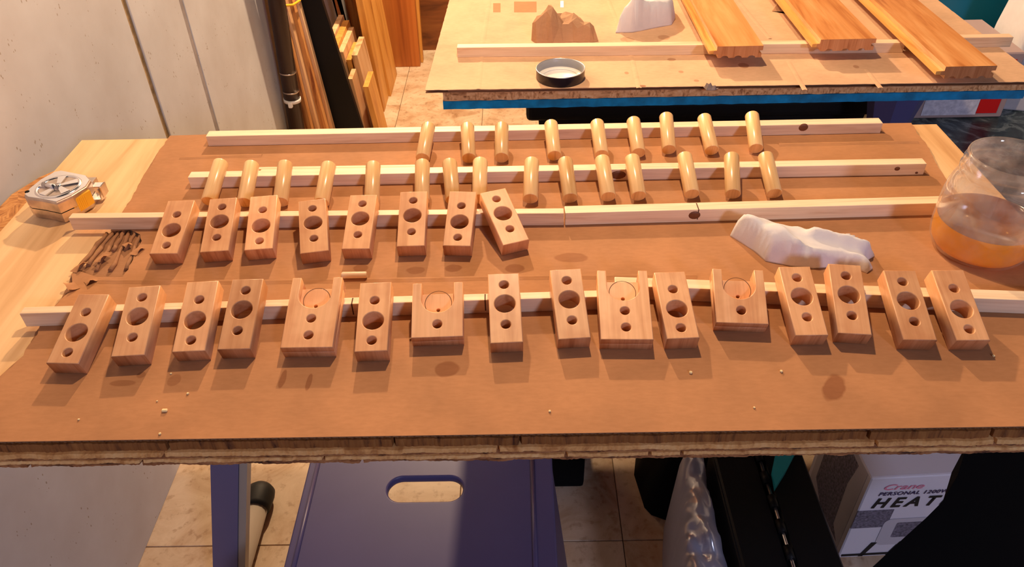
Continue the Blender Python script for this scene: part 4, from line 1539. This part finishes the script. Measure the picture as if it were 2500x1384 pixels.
bx = tag(empty('small_black_box', (0.08, 1.02, 0)), 'small black plastic box on the floor behind the purple stool', 'box')
child(bevel_box((-0.02, 0.944, 0.0), (0.120, 1.10, 0.26), 0.008, 2), 'body', 'black_matte', bx)
child(bevel_box((-0.025, 0.94, 0.261), (0.125, 1.105, 0.28), 0.006, 2), 'lid', 'black_matte', bx)
bgp = [(0.222, 0.972), (0.232, 0.895), (0.243, 0.878), (0.300, 0.852), (0.42, 0.85), (0.45, 0.95), (0.43, 1.10), (0.30, 1.12), (0.24, 1.06)]
crumple('black_bag', bgp, lambda x, y, d: 0.002 + 0.17 * (1 - math.exp(-(d / 0.03) ** 1.2)) + 0.008 * noise.noise(Vector((x * 40, y * 40, 0))) * min(1, d / .02), 'black_matte', 'lumpy black bag on the tiled floor behind the clear plastic', 'bag', 0.010, z0=0.0005)

# clear plastic bag
cb = [(0.220, 0.50), (0.3095, 0.50), (0.3095, 0.70), (0.3095, 0.849), (0.262, 0.849), (0.252, 0.80), (0.243, 0.74), (0.230, 0.66), (0.223, 0.60)]


def cb_h(x, y, d):
    h = 0.235 * (1 - math.exp(-(d / 0.005) ** 1.3)) + 0.003
    h += (0.030 * noise.noise(Vector((x * 26 + y * 9, y * 14, 3))) + 0.014 * noise.noise(Vector((x * 60, y * 42 + x * 30, 8)))) * min(1, d / 0.01)
    return max(0.002, h)


crumple('plastic_bag', cb, cb_h, 'clear_film', 'crinkled clear plastic bag leaning on the black hinged case', 'plastic bag', 0.006, z0=0.0005)

# black hinged case
CH = 0.25
cs = tag(empty('hinged_case', (0.385, 0.66, 0)), 'black case with a long metal-pinned hinge beside the heater carton', 'case')
child(bevel_box((0.314, 0.44, 0.0), (0.455, 0.845, CH - 0.012), 0.004, 1), 'body', 'black_plastic', cs)
child(bevel_box((0.314, 0.44, CH - 0.0115), (0.380, 0.845, CH), 0.003, 1), 'lid_panel', 'black_plastic', cs)
child(bevel_box((0.391, 0.44, CH - 0.0115), (0.458, 0.845, CH), 0.003, 1), 'lid_panel', 'black_plastic', cs)
hx, hz = 0.3855, CH + 0.0005
for k in range(9):
    y0 = 0.45 + k * 0.044
    child(MB().tube([(hx, y0, hz), (hx, y0 + 0.022, hz)], 0.0065, 12), 'hinge_knuckle', 'black_plastic', cs)
child(MB().tube([(hx, 0.445, hz), (hx, 0.842, hz)], 0.0028, 10), 'hinge_pin', 'steel', cs)
tq = [P(1892, 1112, CH), P(1940, 1112, CH), P(1915, 1160, CH), P(1890, 1200, CH), P(1882, 1160, CH)]
tag(MB().prism([(p.x, p.y) for p in tq], CH + 0.0005, CH + 0.012).build('teal_offcut', 'teal_bright'), 'small teal plastic offcut lying on the black hinged case', 'offcut')

# heater carton
hb = tag(empty('heater_carton', (0.60, 0.86, 0)), 'white printed heater carton on the floor behind the black stool', 'carton')
hb.location = (0.564, 0.783, 0)
hb.rotation_euler = (0, 0, math.radians(2.5))
HWD, HHT, HDP = 0.235, 0.228, 0.17
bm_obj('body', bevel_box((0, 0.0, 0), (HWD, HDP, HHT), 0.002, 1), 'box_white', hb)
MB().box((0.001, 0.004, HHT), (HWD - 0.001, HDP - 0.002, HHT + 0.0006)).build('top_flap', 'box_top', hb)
MB().box((-0.0006, 0.012, 0.004), (0.0, HDP - 0.012, HHT - 0.004)).build('side_shade', 'box_side', hb)  # greyer sheet over the carton side, painted as its shade
sidep = [(0.02, 0.02), (0.045, 0.04), (0.05, 0.15), (0.04, 0.21), (0.10, 0.215), (0.14, 0.16), (0.14, 0.05), (0.10, 0.02)]
MB().add([(-0.0009, y, z) for y, z in sidep] + [(-0.0007, y, z) for y, z in sidep], [tuple(range(8)), tuple(range(15, 7, -1))]).build('side_picture', 'box_greymid', hb)
MB().box((0.0, -0.0006, HHT * .40), (0.062, 0.0, HHT * .62)).build('front_picture', 'box_greymid', hb)
pr = rrect(0.055, HHT * .16, 0.155, HHT * .50, 0.014, 5)
MB().add([(x, -0.0009, z) for x, z in pr] + [(x, -0.0005, z) for x, z in pr], [tuple(range(len(pr)))]).build('heater_picture', 'box_side', hb)
pr = rrect(0.078, HHT * .26, 0.125, HHT * .45, 0.003, 3)
MB().add([(x, -0.0012, z) for x, z in pr], [tuple(range(len(pr)))]).build('heater_grille', 'box_greymid', hb)
MB().box((0.004, -0.0011, 0.006), (HWD * .95, -0.0006, 0.012)).build('bottom_rule', 'print_black', hb)
for x0_ in (0.035, 0.085):
    MB().hexa([(x0_, -.0011, 0.004), (x0_ + .008, -.0011, 0.004), (x0_ + .008, -.0006, 0.004), (x0_, -.0006, 0.004), (x0_ + .014, -.0011, 0.045), (x0_ + .024, -.0011, 0.045), (x0_ + .024, -.0006, 0.045), (x0_ + .014, -.0006, 0.045)]).build('bottom_stroke', 'print_black', hb)


def text(body, size, x, z, mat, parent, shear=0.0, sx=1.0, bold=0.0, spacing=1.0, name='lettering'):
    cu = bpy.data.curves.new(name, 'FONT')
    cu.body = body
    cu.size = size
    cu.shear = shear
    cu.offset = bold
    cu.space_character = spacing
    cu.extrude = 0.0
    ob = bpy.data.objects.new(name, cu)
    COL.objects.link(ob)
    dg = bpy.context.evaluated_depsgraph_get()
    me = bpy.data.meshes.new_from_object(ob.evaluated_get(dg))
    bpy.data.objects.remove(ob)
    me.materials.clear()
    o = link(name, me, mat, parent, (x, -0.0013, z))
    o.rotation_euler = (math.radians(90), 0, 0)
    o.scale = (sx, 1, 1)
    return o


text('Crane', 0.020, 0.024, HHT * .865, 'print_pink', hb, 0.35, 1.35, 0.0002)
text('PERSONAL 1200W CERAMIC', 0.0125, 0.022, HHT * .80, 'print_blue', hb, 0.25, 1.05, 0.0003, 1.12)
text('HEATER', 0.036, 0.018, HHT * .655, 'print_black', hb, 0.28, 0.95, 0.0011, 1.45)

# black padded stool in front of the carton
bs = tag(empty('padded_stool', (0.60, 0.36, 0)), 'black padded stool with a curved cut-in seat edge under the table', 'stool')
edge = [P(x, y, 0.62).to_2d() for x, y in ((2362, 1080), (2355, 1105), (2338, 1160), (2300, 1225), (2260, 1265), (2210, 1310), (2130, 1384), (2040, 1460))]
seat = [tuple(p) for p in edge] + [(0.27, 0.30), (0.34, 0.24), (0.62, 0.24), (0.68, 0.30), (0.68, 0.50), (0.62, 0.545)]
child(MB().prism(seat[::-1], 0.57, 0.62), 'seat', 'black_matte', bs)
child(MB().tube([(0.60, 0.36, 0.03), (0.60, 0.36, 0.57)], 0.022, 16), 'column', 'steel', bs)
for k in range(5):
    a = 2 * math.pi * k / 5 + 0.3
    child(MB().tube([(0.60, 0.36, 0.045), (0.60 + 0.13 * math.cos(a), 0.36 + 0.13 * math.sin(a), 0.02)], [0.018, 0.014], 8), 'foot_arm', 'black_plastic', bs)
